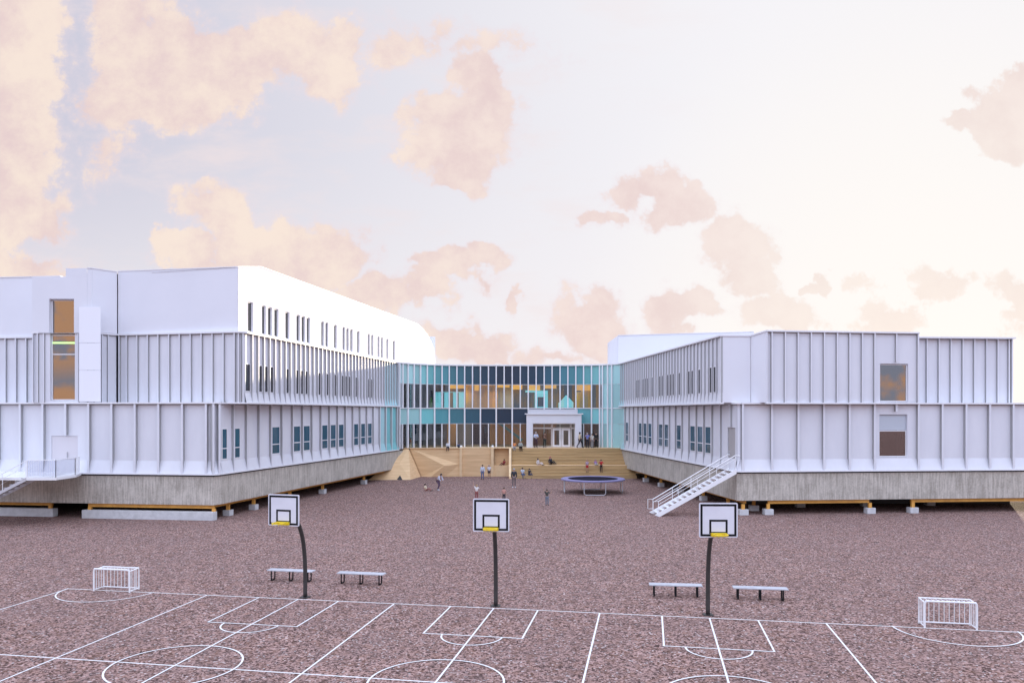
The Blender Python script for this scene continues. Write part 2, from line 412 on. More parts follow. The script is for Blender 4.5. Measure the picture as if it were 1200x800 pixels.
def facade(parent, pts, z0, z1, ribs, d=.2, flare=0, wins=(), wall_name='wall', rw=.07, coping=.1, sill=True, colour=None,
           gmat='winglass', bars=(), reveal=.22, wmat='white', ztop=None, ribz=None, cop_out=.05, base_out=.03):
    """panelled wall; pts = outer face of the fins, the panels lie d behind; wins = [(s0,s1,z0,z1)]"""
    pa = Path(pts); zt = ztop or (lambda s_: z1)
    cuts = sorted(set([0.0, pa.L]+[r for r in ribs if 0 < r < pa.L]+list(pa.c)+[q for w in wins for q in w[:2]]))
    cuts = [c for i, c in enumerate(cuts) if i == 0 or c-cuts[i-1] > 1e-4]
    W = MB(); CP = {}
    ft = z0+flare
    P0 = lambda s_, z, o=0: (*pa.at(s_, -d+o), z)
    for s0, s1 in zip(cuts, cuts[1:]):
        sm = (s0+s1)/2; e0, e1 = s0+1e-5, s1-1e-5
        w = [x for x in wins if x[0]-1e-4 <= sm <= x[1]+1e-4]
        mb = W
        if colour and not w:
            k = colour(sm)
            if k: mb = CP.setdefault((k, round(s0, 2)), MB())
        if flare:
            mb.quad((*pa.at(e0, -.02), z0), (*pa.at(e1, -.02), z0), P0(e1, ft), P0(e0, ft))
        if w:
            wz0, wz1 = w[0][2:4]
            if wz0 > ft+1e-3: mb.quad(P0(e0, ft), P0(e1, ft), P0(e1, wz0), P0(e0, wz0))
            mb.quad(P0(e0, wz1), P0(e1, wz1), P0(e1, zt(e1)), P0(e0, zt(e0)))
            I = lambda s_, z: P0(s_, z, -reveal)
            mb.quad(P0(e0, wz0), P0(e1, wz0), I(e1, wz0), I(e0, wz0)); mb.quad(P0(e0, wz1), P0(e1, wz1), I(e1, wz1), I(e0, wz1))
            if abs(s0-w[0][0]) < 1e-3: mb.quad(P0(e0, wz0), I(e0, wz0), I(e0, wz1), P0(e0, wz1))
            if abs(s1-w[0][1]) < 1e-3: mb.quad(P0(e1, wz0), I(e1, wz0), I(e1, wz1), P0(e1, wz1))
            g_ = w[0][4] if len(w[0]) > 4 else gmat
            if g_: window_obj(parent, pa.at(e0, -d-reveal+.04), pa.at(e1, -d-reveal+.04), n2(pa.dir(sm)), wz0, wz1, g_, bars)
        else:
            mb.quad(P0(e0, ft), P0(e1, ft), P0(e1, zt(e1)), P0(e0, zt(e0)))
    WB = MB()
    for r in ribs:
        if not (0 <= r <= pa.L): continue
        dd = pa.dir(r); nn = n2(dd); c = pa.at(r)
        za, zb = (ribz(r) if ribz else (z0, zt(r)))
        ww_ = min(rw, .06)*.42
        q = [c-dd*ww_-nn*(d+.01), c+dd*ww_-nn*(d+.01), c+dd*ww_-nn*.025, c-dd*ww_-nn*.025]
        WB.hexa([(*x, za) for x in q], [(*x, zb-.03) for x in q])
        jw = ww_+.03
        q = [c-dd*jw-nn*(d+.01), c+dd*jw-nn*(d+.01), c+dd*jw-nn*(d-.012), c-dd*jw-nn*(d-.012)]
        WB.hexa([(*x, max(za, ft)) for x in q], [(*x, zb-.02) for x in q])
        rc = rw*(1.35 if d > .14 else 1.1); q = [c-dd*rc/2-nn*.024, c+dd*rc/2-nn*.024, c+dd*rc/2, c-dd*rc/2]
        W.hexa([(*x, za) for x in q], [(*x, zb-.01) for x in q])
    if WB.v: WB.build('fins', 'shade_grey', parent, merge=False)
    if coping and ribs and not ztop: band(MB(), pts, -d, -d+.02, z1-.09, z1).build('coping_shade_band', 'shade_grey', parent, merge=False)  # grey band painting the shadow under the coping
    wo_ = W.build(wall_name, wmat, parent, merge=False)
    for (k, s_), mb in CP.items():
        p_ = mb.build('coloured_panel', k, parent, merge=False)
    if coping:
        if ztop:
            cm_ = MB()
            a, b = offs(pts, -d-.3), offs(pts, cop_out)
            for i in range(len(pts)-1):
                zz = [zt(pa.c[i]), zt(pa.c[i+1])]
                q = [(a[i], zz[0]), (a[i+1], zz[1]), (b[i+1], zz[1]), (b[i], zz[0])]
                cm_.hexa([(*x, z) for x, z in q], [(*x, z+coping) for x, z in q])
        else: cm_ = band(MB(), pts, -d-.3, cop_out, z1, z1+coping)
        cm_.build('coping', 'fin', parent, merge=False)
    if sill: band(MB(), pts, -d-.1, base_out, z0-.09, z0).build('base_sill', 'fin', parent, merge=False)
    return pa
def baywins(pa, ribs, pxs, z0, z1, mg):
    out = []; rb = sorted([0]+[r for r in ribs if 0 < r < pa.L]+[pa.L])
    seen = set()
    for px in pxs:
        s_ = pa.spx(px)
        for a, b in zip(rb, rb[1:]):
            if a <= s_ <= b and a not in seen: seen.add(a); out.append((a+mg, b-mg, z0, z1))
    return out
def arr(s0, step, lo, hi):
    r = []; s_ = s0
    while s_ > lo: s_ -= step
    while s_ < hi:
        if s_ >= lo: r.append(s_)
        s_ += step
    return r
ZB, ZJ, ZC = 2.98, 7.45, 12.05
DARKG = 'greyglass'

# ================================================================== LEFT WING
LWg = thing('school_wing', (-30, 60, 0), 'large white school wing with a bright third storey and ribbed panel walls', 'building')
# lower storey, front
lf = [(-62, 54.1), (-19.0, 48.9)]; pf = Path(lf)
rf = arr(pf.spx(213), 1.62, 0, pf.L-.35)
door_s = (pf.spx(57), pf.spx(88))
facade(LWg, lf, ZB, ZJ, rf, .26, .8, wins=[(door_s[0], door_s[1], ZB+.83, 5.35, None)], wall_name='lower_wall', rw=.1,
       ribz=lambda r: (5.4, ZJ) if door_s[0] < r < door_s[1] else (ZB, ZJ))
a, b = pf.at(door_s[0]+.01, -.30), pf.at(door_s[1]-.01, -.30); nn = n2(pf.dir(1))
dm = MB(); q = [a, b, b-nn*.06, a-nn*.06]; dm.hexa([(*x, ZB+.02) for x in q], [(*x, 5.34) for x in q])
dleft = dm.build('door', mat('pale_door', (.66, .63, .66), .5), LWg); dleft['label'] = 'pale grey double door above the landing'
hm = MB(); c = pf.at((door_s[0]+door_s[1])/2+.2, -.24); hm.bar((*c, 3.9), (*c, 4.3), .04, .04); hm.build('handle', 'grey', dleft)
sm_ = MB(); c0 = pf.at((door_s[0]+door_s[1])/2-.01, -.27); c1 = pf.at((door_s[0]+door_s[1])/2+.01, -.27)
# corner chamfer and inner face
lc = [(-19.0, 48.9), (-18.75, 49.25), (-18.62, 49.75)]
facade(LWg, lc, ZB, ZJ, [0, .43], .26, .8, wall_name='lower_wall', rw=.1)
li = [(-18.62, 49.75), (-11.9, 81.0)]; pi_ = Path(li)
ri = arr(pi_.spx(318.7), 1.6, .2, pi_.L)
wl = baywins(pi_, ri, [324, 350, 362, 384, 394, 403, 421, 429, 437], 3.83, 5.85, .13)
wl += [(pi_.spx(261.5), pi_.spx(269.5), 3.83, 5.85), (pi_.spx(274.5), pi_.spx(284.5), 3.83, 5.85)]
M['teal_light'] = mat('teal_light_panel', (.22, .56, .58), .3)
M['mint'] = mat('mint_panel', (.42, .68, .72), .3)
facade(LWg, li, ZB, ZJ, ri, .2, .75, wl, 'lower_wall', .09, bars=(4.55,), reveal=.06,
       colour=lambda s_: 'teal_light' if pi_.at(s_).y > 77.9 else ('mint' if pi_.at(s_).y > 76.3 else None))
# plinth
def plinth(parent, path, name='plinth'):
    band(MB(), path, -.7, -.14, .97, ZB-.2).build(name, 'concrete', parent, merge=False)
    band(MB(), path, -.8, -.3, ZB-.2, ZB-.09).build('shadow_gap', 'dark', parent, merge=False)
plinth(LWg, [(-62, 54.1), (-19.0, 48.9), (-18.62, 49.75), (-11.9, 81.0), (-11.2, 82.6)])
# upper storey
ufl = [(-62, 56.4), (-31.4, 53.1)]; p_ = Path(ufl)
facade(LWg, ufl, ZJ+.1, ZC, arr(p_.spx(30), .78, 0, p_.L), .16, 0, wall_name='upper_wall', rw=.06)
# tower front (upper storey part) with the tall window
tw0, tw1 = Vector((-31.35, 50.15)), Vector((-27.75, 50.15))
twr = [(-31.4, 53.3), (-31.35, 50.15)]
facade(LWg, twr, ZJ+.1, ZC, [.8, 1.6, 2.4], .12, 0, wall_name='upper_wall', rw=.06, sill=False)
tf = [tuple(tw0), tuple(tw1)]; ptf = Path(tf); wa, wb = ptf.spx(57.3), ptf.spx(86.5)
facade(LWg, tf, ZJ+.1, ZC, [r for r in (.05, .35, .75, ptf.L-.6, ptf.L-.04)], .12, 0, wins=[(wa, wb, 7.66, ZC-.02, None)], wall_name='upper_wall', rw=.06, coping=0, sill=False)
facade(LWg, tf, ZC+.02, 15.75, [], .02, 0, wins=[(wa, wb, ZC+.03, 14.3, None)], wall_name='tower_wall', coping=0, sill=False, wmat='render', reveal=.32)
tp = MB(); tp.box(-29.15, -27.77, 50.171, 52.6, 15.752, 16.3); tp.build('tower_parapet', 'render', LWg)
w_ = window_obj(LWg, ptf.at(wa+.01, -.32), ptf.at(wb-.01, -.32), n2(ptf.dir(1)), 7.68, 14.28, 'mirror', bars=(10.7, 11.95), fw=.07, label='tall stair window reflecting orange clouds')
gb = MB(); q0, q1 = ptf.at(wa+.1, -.27), ptf.at(wb-.1, -.27); gb.bar((*q0, 11.45), (*q1, 11.45), .06, .1); gb.build('lit_strip', 'greenlamp', w_)
sb_ = MB(); 
for z in (8.9, 9.7, 10.3): sb_.bar((*ptf.at(wa+.1, -1.2), z), (*ptf.at(wb-.1, -1.6), z+.05), .3, .12)
sb_.build('stair_flight', 'steel', LWg)
# dark stair shaft behind the tall window
sh = MB(); sh.quad((-31.2, 52.9, 7.6), (-27.9, 52.9, 7.6), (-27.9, 52.9, 14.6), (-31.2, 52.9, 14.6)); sh.build('stair_shaft_wall', 'brown', LWg)
tr_ = [tuple(tw1), (-27.45, 50.25), (-26.5, 51.55)]; 
facade(LWg, tr_, ZJ+.1, ZC, [.5, .95, 1.35], .12, 0, wall_name='upper_wall', rw=.06, sill=False)
facade(LWg, tr_, ZC+.12, 16.3, [], .03, 0, wall_name='tower_wall', coping=.05, sill=False, wmat='render', cop_out=.01)
# pale panels standing in for a light ghost at the tower corner
scp = MB()
for z0_, z1_ in ((7.6, 9.62), (9.64, 11.4), (11.42, 13.75)): scp.box(-28.15, -26.75, 49.93, 49.97, z0_, z1_)
scp.build('light_ghost_panel', 'light_ghost', LWg, merge=False)
# upper front right of tower
uf = [(-26.5, 51.55), (-18.0, 49.75), (-17.5, 49.85), (-17.3, 50.1)]; pu = Path(uf)
facade(LWg, uf, ZJ+.1, ZC, [.12]+arr(pu.spx(160), .80, .3, 8.7)+[8.95, 9.25], .16, 0, wall_name='upper_wall', rw=.06)
ui = [(-17.3, 50.1), (-12.0, 82.0)]; pui = Path(ui)
rui = arr(pui.spx(296.5), .81, .3, pui.L)
wpx = [292.7, 308, 315.5, 323, 336.5, 348.7, 355, 361, 377.5, 383, 392.5, 402, 407.5, 411.5, 419.5, 431.5, 436]
facade(LWg, ui, ZJ+.1, ZC, rui, .17, .7, baywins(pui, rui, wpx, 8.25, 10.1, .05), 'upper_wall', .06, gmat=DARKG, reveal=.045,
       colour=lambda s_: ('mint' if pui.at(s_).y > 77.2 else None))
# ledge between storeys (triangle where the storeys twist apart)
lg = MB(); lg.poly([(-62, 54.2), (-19.0, 49.0), (-18.62, 49.8), (-11.95, 81.0), (-11.9, 84), (-30, 84), (-62, 84)], ZJ+.06); lg.build('ledge_roof', 'fin', LWg)
# third storey: wall with rounded far end
t3 = [(-17.87, 50.05, 16.35), (-17.3, 53, 16.9), (-10.8, 87.8, 16.9), (-10.46, 89.6, 16.6), (-10.1, 91.5, 16.1), (-9.83, 93, 15.4), (-9.6, 94.2, 14.5), (-9.53, 94.6, 14.0), (-9.47, 94.9, 12.9), (-9.46, 95, 11.5)]
p3 = Path([(x, y) for x, y, z in t3])
def z3(s_):
    i = p3.seg(s_); t = (s_-p3.c[i])/(p3.c[i+1]-p3.c[i]); return t3[i][2]*(1-t)+t3[i+1][2]*t
w3 = [(291, 297), (307.5, 312), (314.5, 319.3), (322, 326.7), (335, 339.6), (348, 352), (354, 358), (360, 363.7), (377, 380), (382, 385), (392, 395), (402, 404.6), (406.5, 409), (411, 413.6), (419, 421.6), (431.5, 433.7), (435.6, 437.8), (443, 445), (447, 449), (453.3, 455.3), (461, 463)]
facade(LWg, [(x, y) for x, y, z in t3], ZC+.02, 16.9, [], .03, 0, [(p3.spx(a), p3.spx(b), 12.3, 14.3) for a, b in w3], 'third_storey_wall', coping=.06, sill=False, gmat=DARKG, wmat='render', ztop=z3, cop_out=.0, reveal=.16)
facade(LWg, [(-26.5, 51.6), (-17.87, 50.05)], ZC+.12, 16.35, [], .03, 0, wall_name='third_storey_wall', coping=.05, sill=False, wmat='render', cop_out=0)
facade(LWg, [(-62, 56.5), (-31.3, 53.2)], ZC+.12, 16.3, [], .05, 0, wall_name='third_storey_wall', coping=.05, sill=False, wmat='render', cop_out=0)
facade(LWg, [(-31.3, 53.2), (-31.35, 50.17)], ZC+.12, 15.75, [], .02, 0, wall_name='tower_wall', coping=0, sill=False, wmat='render')
rm = MB()
for (x0, y0, z0_), (x1, y1, z1_) in zip(t3, t3[1:]):
    rm.quad((x0-.03, y0, z0_), (x1-.03, y1, z1_), (-24, max(y1, 51.3), min(z1_, 16.2)), (-24, max(y0, 51.15), min(z0_, 16.2)))
rm.quad((-24, 51.2, 16.2), (-24, 95, 16.2), (-62, 95, 16.2), (-62, 56.5, 16.2), (-31.3, 53.3, 16.2), (-26.5, 51.7, 16.2))
rm.quad((-31.35, 50.2, 15.74), (-27.8, 50.2, 15.74), (-26.6, 51.6, 15.74), (-31.3, 53.3, 15.74))
rm.build('roof', 'roof', LWg, merge=False)
r2 = MB(); r2.poly([(-62, 56.5), (-31.3, 53.3), (-31.3, 50.3), (-27.8, 50.3), (-26.6, 51.7), (-18, 50), (-17.5, 50.3), (-12.2, 82), (-12.2, 95), (-62, 95)], ZC-.02); r2.build('roof_deck', 'roof', LWg)
bk = MB(); bk.quad((-62, 95, .97), (-9.5, 95, .97), (-9.5, 95, 16.2), (-62, 95, 16.2)); bk.quad((-62, 54.1, .97), (-62, 95, .97), (-62, 95, 16.2), (-62, 54.1, 16.2)); bk.build('rear_wall', 'render', LWg)
us = MB(); us.poly([(-62, 54.6), (-19.3, 49.5), (-19.1, 50), (-12.4, 81), (-12.4, 95), (-62, 95)], .97); us.build('underside', 'concrete', LWg)
vp = MB(); vp.tube([(-12.2, 100, 11), (-12.2, 100, 13.7)], .08, 8); 
# foundations
def beam_along(parent, pa, s0, s1, off=-.45, z0=.72, z1=.95, w=.18, nm='floor_beam'):
    a, b = pa.at(s0, off), pa.at(s1, off); m_ = MB(); m_.bar((*a, (z0+z1)/2), (*b, (z0+z1)/2), w, z1-z0); return m_.build(nm, 'beam', parent)
def post_block(parent, c, hb=.38, wb_=.62, d=Vector((1, 0))):
    m_ = MB(); m_.bar((*c, hb), (*c, .72), .2, .2); m_.build('post', 'beam', parent)
    n_ = n2(d); q = [c-d*wb_/2-n_*.25, c+d*wb_/2-n_*.25, c+d*wb_/2+n_*.25, c-d*wb_/2+n_*.25]
    m_ = MB(); m_.hexa([(*x, -.02) for x in q], [(*x, hb) for x in q]); m_.build('foundation_block', 'block', parent, bevel=.02)
def footing(parent, pa, s0, s1, off=-.3, w=.5, h=.55):
    a, b = pa.at(s0, off), pa.at(s1, off); m_ = MB(); m_.bar((*a, h/2-.01), (*b, h/2-.01), w, h); m_.build('foundation_strip', 'block', parent, bevel=.02)
beam_along(LWg, pf, pf.spx(99), pf.L-.2); footing(LWg, pf, pf.spx(95), pf.L-.05)
for px in (101, 247):
    c = pf.at(pf.spx(px), -.4); m_ = MB(); m_.bar((*c, .5), (*c, .72), .2, .2); m_.build('post', 'beam', LWg)
beam_along(LWg, pf, .5, pf.spx(52), off=-.75); footing(LWg, pf, .5, pf.spx(56), off=-.7)
c = pf.at(pf.spx(50.5), -.7); m_ = MB(); m_.bar((*c, .5), (*c, .72), .2, .2); m_.build('post', 'beam', LWg)
beam_along(LWg, pi_, .1, pi_.L-2, off=-.85)
for y in (51.3, 54.4, 59.5, 65, 73.6):
    s_ = (y-li[0][1])/(li[1][1]-li[0][1])*pi_.L; post_block(LWg, pi_.at(s_, -.75), d=pi_.dir(1), wb_=.5)
for x, y in ((-26, 58), (-30, 58), (-24, 66), (-30, 70), (-20, 72)): post_block(LWg, Vector((x, y)))
im = MB(); im.box(-45, -24, 64, 64.3, -.02, .96); im.build('under_floor_blocker', 'dark', LWg)

# ================================================================== GLASS LINK
GL = thing('glass_link', (0, 88, 0), 'curved glass entrance hall with teal and navy panels between the two white wings', 'building')
def curve(pts, n=6):
    """Catmull-Rom through pts"""
    out = []; q = [Vector(p) for p in pts]; q = [q[0]*2-q[1]]+q+[q[-1]*2-q[-2]]
    for i in range(1, len(q)-2):
        for k in range(n):
            t = k/n; a, b, c, d = q[i-1], q[i], q[i+1], q[i+2]
            out.append(.5*((2*b)+(-a+c)*t+(2*a-5*b+4*c-d)*t*t+(-a+3*b-3*c+d)*t**3))
    out.append(q[-2]); return [tuple(p) for p in out]
lk = curve([(-11.9, 81.3), (-10.75, 83.2), (-8.7, 84.8), (-5.8, 85.7), (0, 86), (5.8, 85.8), (9.3, 85.2), (11.0, 84.1), (11.6, 83.0), (11.86, 82.0)])
pk = Path(lk)
ribpx = [440+x/6.667 for x in (214, 255, 302, 352, 405, 462, 520, 577, 636, 697, 758, 820, 883, 945, 1008, 1070, 1132)]
ribpx += [580+x/6.667 for x in (322-62*1+0, 322, 385, 447, 509, 570, 632, 693, 755, 818)]
ribpx = sorted(set([round(x, 1) for x in ribpx]+[580+x/6.667 for x in (10, 72, 135, 198)]))
rp = []
for x in ribpx:
    if not rp or x-rp[-1] > 4: rp.append(x)
rs = [pk.spx(x) for x in rp]; rs = sorted([0.02]+[s_ for s_ in rs if s_ > .2]+[pk.spx(706), pk.spx(712), pk.spx(717), pk.L-.02])
def lkcol(px, k=0):
    t = min(1, abs(px-598)/115)
    stops = [(0, (.016, .035, .066)), (.25, (.016, .05, .088)), (.45, (.035, .12, .17)), (.68, (.09, .31, .36)), (.85, (.19, .52, .53)), (1, (.40, .66, .66))]
    for (a, ca), (b, cb2) in zip(stops, stops[1:]):
        if t <= b: f = (t-a)/(b-a); return tuple(x*(1-f)+y*f for x, y in zip(ca, cb2))
    return stops[-1][1]
Z1, Z2, Z3 = 5.62, 7.3, 9.98
def strip(s0, s1, off, z0_, z1_, th=.04, n=2):
    m_ = MB(); ts = [s0+(s1-s0)*i/n for i in range(n+1)]
    for a, b in zip(ts, ts[1:]):
        q = [pk.at(a, off), pk.at(b, off), pk.at(b, off-th), pk.at(a, off-th)]
        m_.hexa([(*x, z0_) for x in q], [(*x, z1_) for x in q])
    return m_
def s2px(s_): q = pk.at(s_); return 600+900*q.x/q.y
pc = {}
def colmat(c):
    j = random.uniform(.82, 1.18); c = tuple(min(1, x*j) for x in c)
    return mat('panel_glass', c, .22, spec=.5)
for i, (a, b) in enumerate(zip(rs, rs[1:])):
    mid = s2px((a+b)/2)
    edge = mid > 709
    strip(a, b, -.12, Z3, ZC-.02).build('top_panel', colmat(lkcol(mid)), GL, merge=False)
    if edge: strip(a, b, -.12, Z2, Z3-.004).build('side_panel', colmat(lkcol(730)), GL, merge=False)
    else: strip(a, b, -.14, Z2+.05, Z3-.05, .02).build('upper_pane', 'glass', GL, merge=False)
    m_ = MB(); c = pk.at(a); dd = pk.dir(a); nn = n2(dd); q = [c-dd*.065-nn*.16, c+dd*.065-nn*.16, c+dd*.065+nn*.06, c-dd*.065+nn*.06]
    m_.hexa([(*x, Z2) for x in q], [(*x, ZC) for x in q]); m_.build('mullion', 'fin', GL)
lo_rs = [r for i, r in enumerate(rs) if i % 2 == 0 or r > pk.spx(700)]
for i, (a, b) in enumerate(zip(lo_rs, lo_rs[1:])):
    mid = s2px((a+b)/2)
    hidden = 617 < mid < 682
    w_full = mid > 702
    strip(a, b, -.12, Z1, Z2-.03).build('spandrel_panel', colmat(lkcol(mid)), GL, merge=False)
    if w_full: strip(a, b, -.12, ZB+.02, Z1-.004).build('side_panel', colmat(lkcol(730)), GL, merge=False)
    m_ = MB(); c = pk.at(a); dd = pk.dir(a); nn = n2(dd); q = [c-dd*.075-nn*.2, c+dd*.075-nn*.2, c+dd*.075+nn*.05, c-dd*.075+nn*.05]
    m_.hexa([(*x, ZB) for x in q], [(*x, Z2-.03) for x in q]); m_.build('mullion', 'fin', GL)
px617, px682 = pk.spx(619), pk.spx(680)
for i, (a, b) in enumerate(zip(rs, rs[1:])):
    mid = s2px((a+b)/2)
    if mid > 702 or 621 < mid < 678: continue
    strip(a, b, -.14, ZB+.05, Z1-.04, .02).build('lower_pane', 'glass', GL, merge=False)
    if a not in lo_rs:
        m_ = MB(); c = pk.at(a); dd = pk.dir(a); nn = n2(dd); q = [c-dd*.05-nn*.2, c+dd*.05-nn*.2, c+dd*.05-nn*.0, c-dd*.05-nn*.0]
        m_.hexa([(*x, ZB) for x in q], [(*x, Z1-.002) for x in q]); m_.build('mullion', 'fin', GL)
band(MB(), lk, -.4, .1, ZC, ZC+.14).build('coping', 'fin', GL, merge=False)
band(MB(), lk, -.2, .02, Z2-.03, Z2+.05).build('transom_rail', 'fin', GL, merge=False)
band(MB(), lk, -.2, -.05, Z3-.05, Z3).build('transom_rail', 'steel', GL, merge=False)
band(MB(), lk, -.2, -.05, Z1-.04, Z1).build('transom_rail', 'steel', GL, merge=False)
# slabs, roof and inner walls
fl = MB(); inner = [tuple(p) for p in offs(lk, -.42)]
poly_ = inner+[(13.5, 97), (-13.5, 97)]
MB().poly(poly_, ZC-.06).build('roof', 'roof', GL)
sl = MB(); sl.poly(poly_, 7.3); sl.poly(poly_, 7.0); sl.build('upper_floor', 'floor_in', GL, merge=False)
MB().poly(poly_, ZB+.012).build('lower_floor', 'floor_in', GL)
MB().poly(poly_, 10.35).build('suspended_ceiling', mat('ceiling', (.45, .3, .18), .7), GL)
bk = MB(); bk.quad((-13.5, 97, .0), (13.5, 97, 0), (13.5, 97, ZC), (-13.5, 97, ZC)); bk.quad((-13.5, 83, 0), (-13.5, 97, 0), (-13.5, 97, ZC), (-13.5, 83, ZC)); bk.quad((13.5, 84, 0), (13.5, 97, 0), (13.5, 97, ZC), (13.5, 84, ZC))
bk.build('rear_wall', 'render', GL, merge=False)
def inwall(px0, px1, Y, z0_, z1_, m, nm='interior_wall', th=.15):
    m_ = MB(); m_.box((px0-600)/900*Y, (px1-600)/900*Y, Y, Y+th, z0_, z1_); return m_.build(nm, m, GL)
for a, b, Y, m in ((462, 508, 90, 'navy_in'), (508, 546, 93, 'brown'), (546, 583, 90, 'orange_in'), (583, 602, 91, 'grey_in'), (602, 622, 92, 'navy_in'), (622, 655, 93, 'grey_in'), (655, 676, 92, 'navy_in'), (676, 693, 88.5, 'yellow_in'), (693, 735, 89, 'grey_in')):
    inwall(a, b, Y, 7.32, 10.34, m)
for a, b, Y, m in ((462, 496, 89, 'navy_in'), (496, 524, 91, 'grey_in'), (524, 534, 89.5, 'orange_in'), (534, 552, 92, 'grey_in'), (552, 574, 94, 'navy_in'), (574, 620, 93, 'orange_in'), (620, 652, 92, 'brown'), (652, 674, 93, 'grey_in'), (674, 684, 92, 'navy_in'), (684, 698, 90, 'brown'), (698, 735, 90, 'grey_in')):
    inwall(a, b, Y, ZB+.02, 6.98, m)
cb2 = MB()
inwall(509, 543.5, 87.6, 7.4, 9.15, 'cyanbox', 'light_box', 1.2); inwall(509, 543.8, 87.5, 9.16, 9.26, 'fin', 'light_box_lid', 1.4)
for a, b in ((518, 520.5), (526.5, 531), (536, 537.5)): inwall(a, b, 87.5, 7.42, 9.1, 'grey_in', 'partition', .08)
inwall(627, 642, 87.8, 7.4, 9.15, 'cyanbox', 'light_box', 1.0); inwall(616, 642, 87.7, 9.16, 9.36, 'cyanbox', 'light_box', 1.2); inwall(630, 637, 87.7, 7.5, 8.6, 'navy_in', 'partition', .08)
hs = MB(); 
def hx(px, z, Y=88): return ((px-600)/900*Y, Y, z)
prof = [hx(655, 7.4), hx(672, 7.4), hx(672, 8.1), hx(663.5, 8.9), hx(655, 8.1)]
hs.hexa(prof, [(x, y+1, z) for x, y, z in prof]); hs.build('gabled_play_house', 'cyanbox', GL)
he = MB()
for a, b in (((654.5, 8.0), (663.5, 8.95)), ((663.5, 8.95), (673, 8.0))): he.bar(hx(a[0], a[1], 87.95), hx(b[0], b[1], 87.95), .1, .12)
he.build('house_roof_edge', 'black', GL)
for a, b in ((526, 544), (556, 561), (583, 597), (601, 612), (620, 633), (638, 652), (676, 692)):
    inwall(a, b, 87.3+(a % 3)*.4, 9.35+(a % 4)*.12, 9.98, 'lamp', 'ceiling_lamp', .3)
inwall(675.5, 681, 88.3, 9.2, 9.5, 'navy_in', 'dark_sign', .08)
gr = MB(); gr.tube([hx(505, 7.4, 87), hx(504.6, 8, 87), hx(505.4, 8.6, 87)], [.18, .22, .06], 7); gr.build('green_plant', cmat((.15, .45, .05)), GL)
st = MB(); st.bar(hx(572, 6.6, 90), hx(612, 3.6, 90), .1, .3); st.bar(hx(572, 7.2, 90), hx(612, 4.6, 90), .05, .06); st.build('stair_flight', 'teal', GL)
for X, Z, E_, cc in ((-7, 9.5, 130, (1, .72, .45)), (0, 9.5, 150, (1, .7, .4)), (6.5, 9.5, 130, (1, .75, .5)), (-5, 6.6, 110, (1, .8, .65)), (4.5, 6.5, 130, (1, .75, .5))):
    ld = bpy.data.lights.new('hall_lamp', 'AREA'); ld.energy = E_; ld.color = cc; ld.size = 3; ld.size_y = 1.2; ld.shape = 'RECTANGLE'
    lo_ = bpy.data.objects.new('hall_lamp', ld); C.objects.link(lo_); lo_.parent = GL; lo_.location = (X, 88.8-88, Z)
# entrance porch
PO = thing('entrance_porch', (4.6, 84.2, 3), 'white box porch framing the double doors at the top of the steps', 'porch')
pm = MB()
yf, yb = 84.2, 85.75
pm.box(1.6, 2.28, yf, yb, 3.0, 6.62); pm.box(6.92, 7.62, yf, yb, 3.0, 6.62); pm.box(2.281, 6.919, yf, yb, 5.64, 6.62)
pm.build('frame', 'render', PO, merge=False, bevel=.01)
MB().box(1.42, 7.8, yf-.15, yb, 6.625, 6.74).build('canopy', 'fin', PO)
MB().box(1.75, 7.25, yf+.55, yb, 6.745, 7.2).build('parapet', 'steel', PO)
dn = Vector((0, -1))
def pw(px0, px1, z0_, z1_, nm='window', g_='glass', Y=85.3, fw=.07):
    w = window_obj(PO, Vector(((px0-600)/900*Y, Y)), Vector(((px1-600)/900*Y, Y)), dn, z0_, z1_, g_, fw=fw); w.name = nm; return w
pw(624, 646.5, 3.02, 5.1); pw(624, 646.5, 5.12, 5.63); pw(647, 668.5, 5.12, 5.63); pw(669, 674, 3.02, 5.1); pw(669, 674, 5.12, 5.63)
for a, b in ((647.3, 657.6), (658, 668.3)):
    dr = pw(a, b, 3.02, 5.08, 'door', 'glass', fw=.22)
    c = ((a+b)/2-600)/900*85.25; hmb = MB(); xx = (657.6 if a < 650 else 658)-600; xx = xx/900*85.2+(-.1 if a < 650 else .1)
    hmb.tube([(xx, 85.2, 3.8), (xx, 85.2, 4.4)], .02, 6); hmb.build('handle', 'steel', dr)

# ================================================================== RIGHT WING
RW = thing('school_wing', (30, 60, 0), 'two storey white ribbed school wing with an outside stair at its inner corner', 'building')
lr = [(11.7, 82.7), (15.0, 51.75)]; plr = Path(lr)
rlr = arr(plr.spx(843), 1.68, .3, plr.L-1.0)
dS = (plr.spx(850), plr.L-.28)
wr = [x for x in baywins(plr, rlr, [828, 817.7, 808.5, 791, 783, 775.6, 762, 755.8, 749.3, 732.5], 3.83, 5.85, .13)]
wr.append((dS[0], dS[1], ZB+.76, 5.85, None))
facade(RW, lr, ZB, ZJ, rlr+[plr.spx(855)], .16, .75, wr, 'lower_wall', .09, bars=(4.55,), reveal=.05, ribz=lambda r: (5.9, ZJ) if r > dS[0] else (ZB, ZJ),
       colour=lambda s_: 'mint' if plr.at(s_).y > 79.5 else None)
a, b = plr.at(dS[0]+.01, -.22), plr.at(dS[1]-.01, -.22); nn = n2(plr.dir(1)); dm = MB(); q = [a, b, b-nn*.06, a-nn*.06]; dm.hexa([(*x, ZB+.02) for x in q], [(*x, 5.84) for x in q])
dr = dm.build('door', mat('grey_door', (.40, .38, .38), .5), RW); dr['label'] = 'grey door at the head of the outside stair'
hm = MB(); c = plr.at(dS[0]+.25, -.2); hm.bar((*c, 3.9), (*c, 4.25), .04, .04); hm.build('handle', 'steel', dr)
cc_ = [(15.0, 51.75), (15.08, 51.5), (15.35, 51.4)]
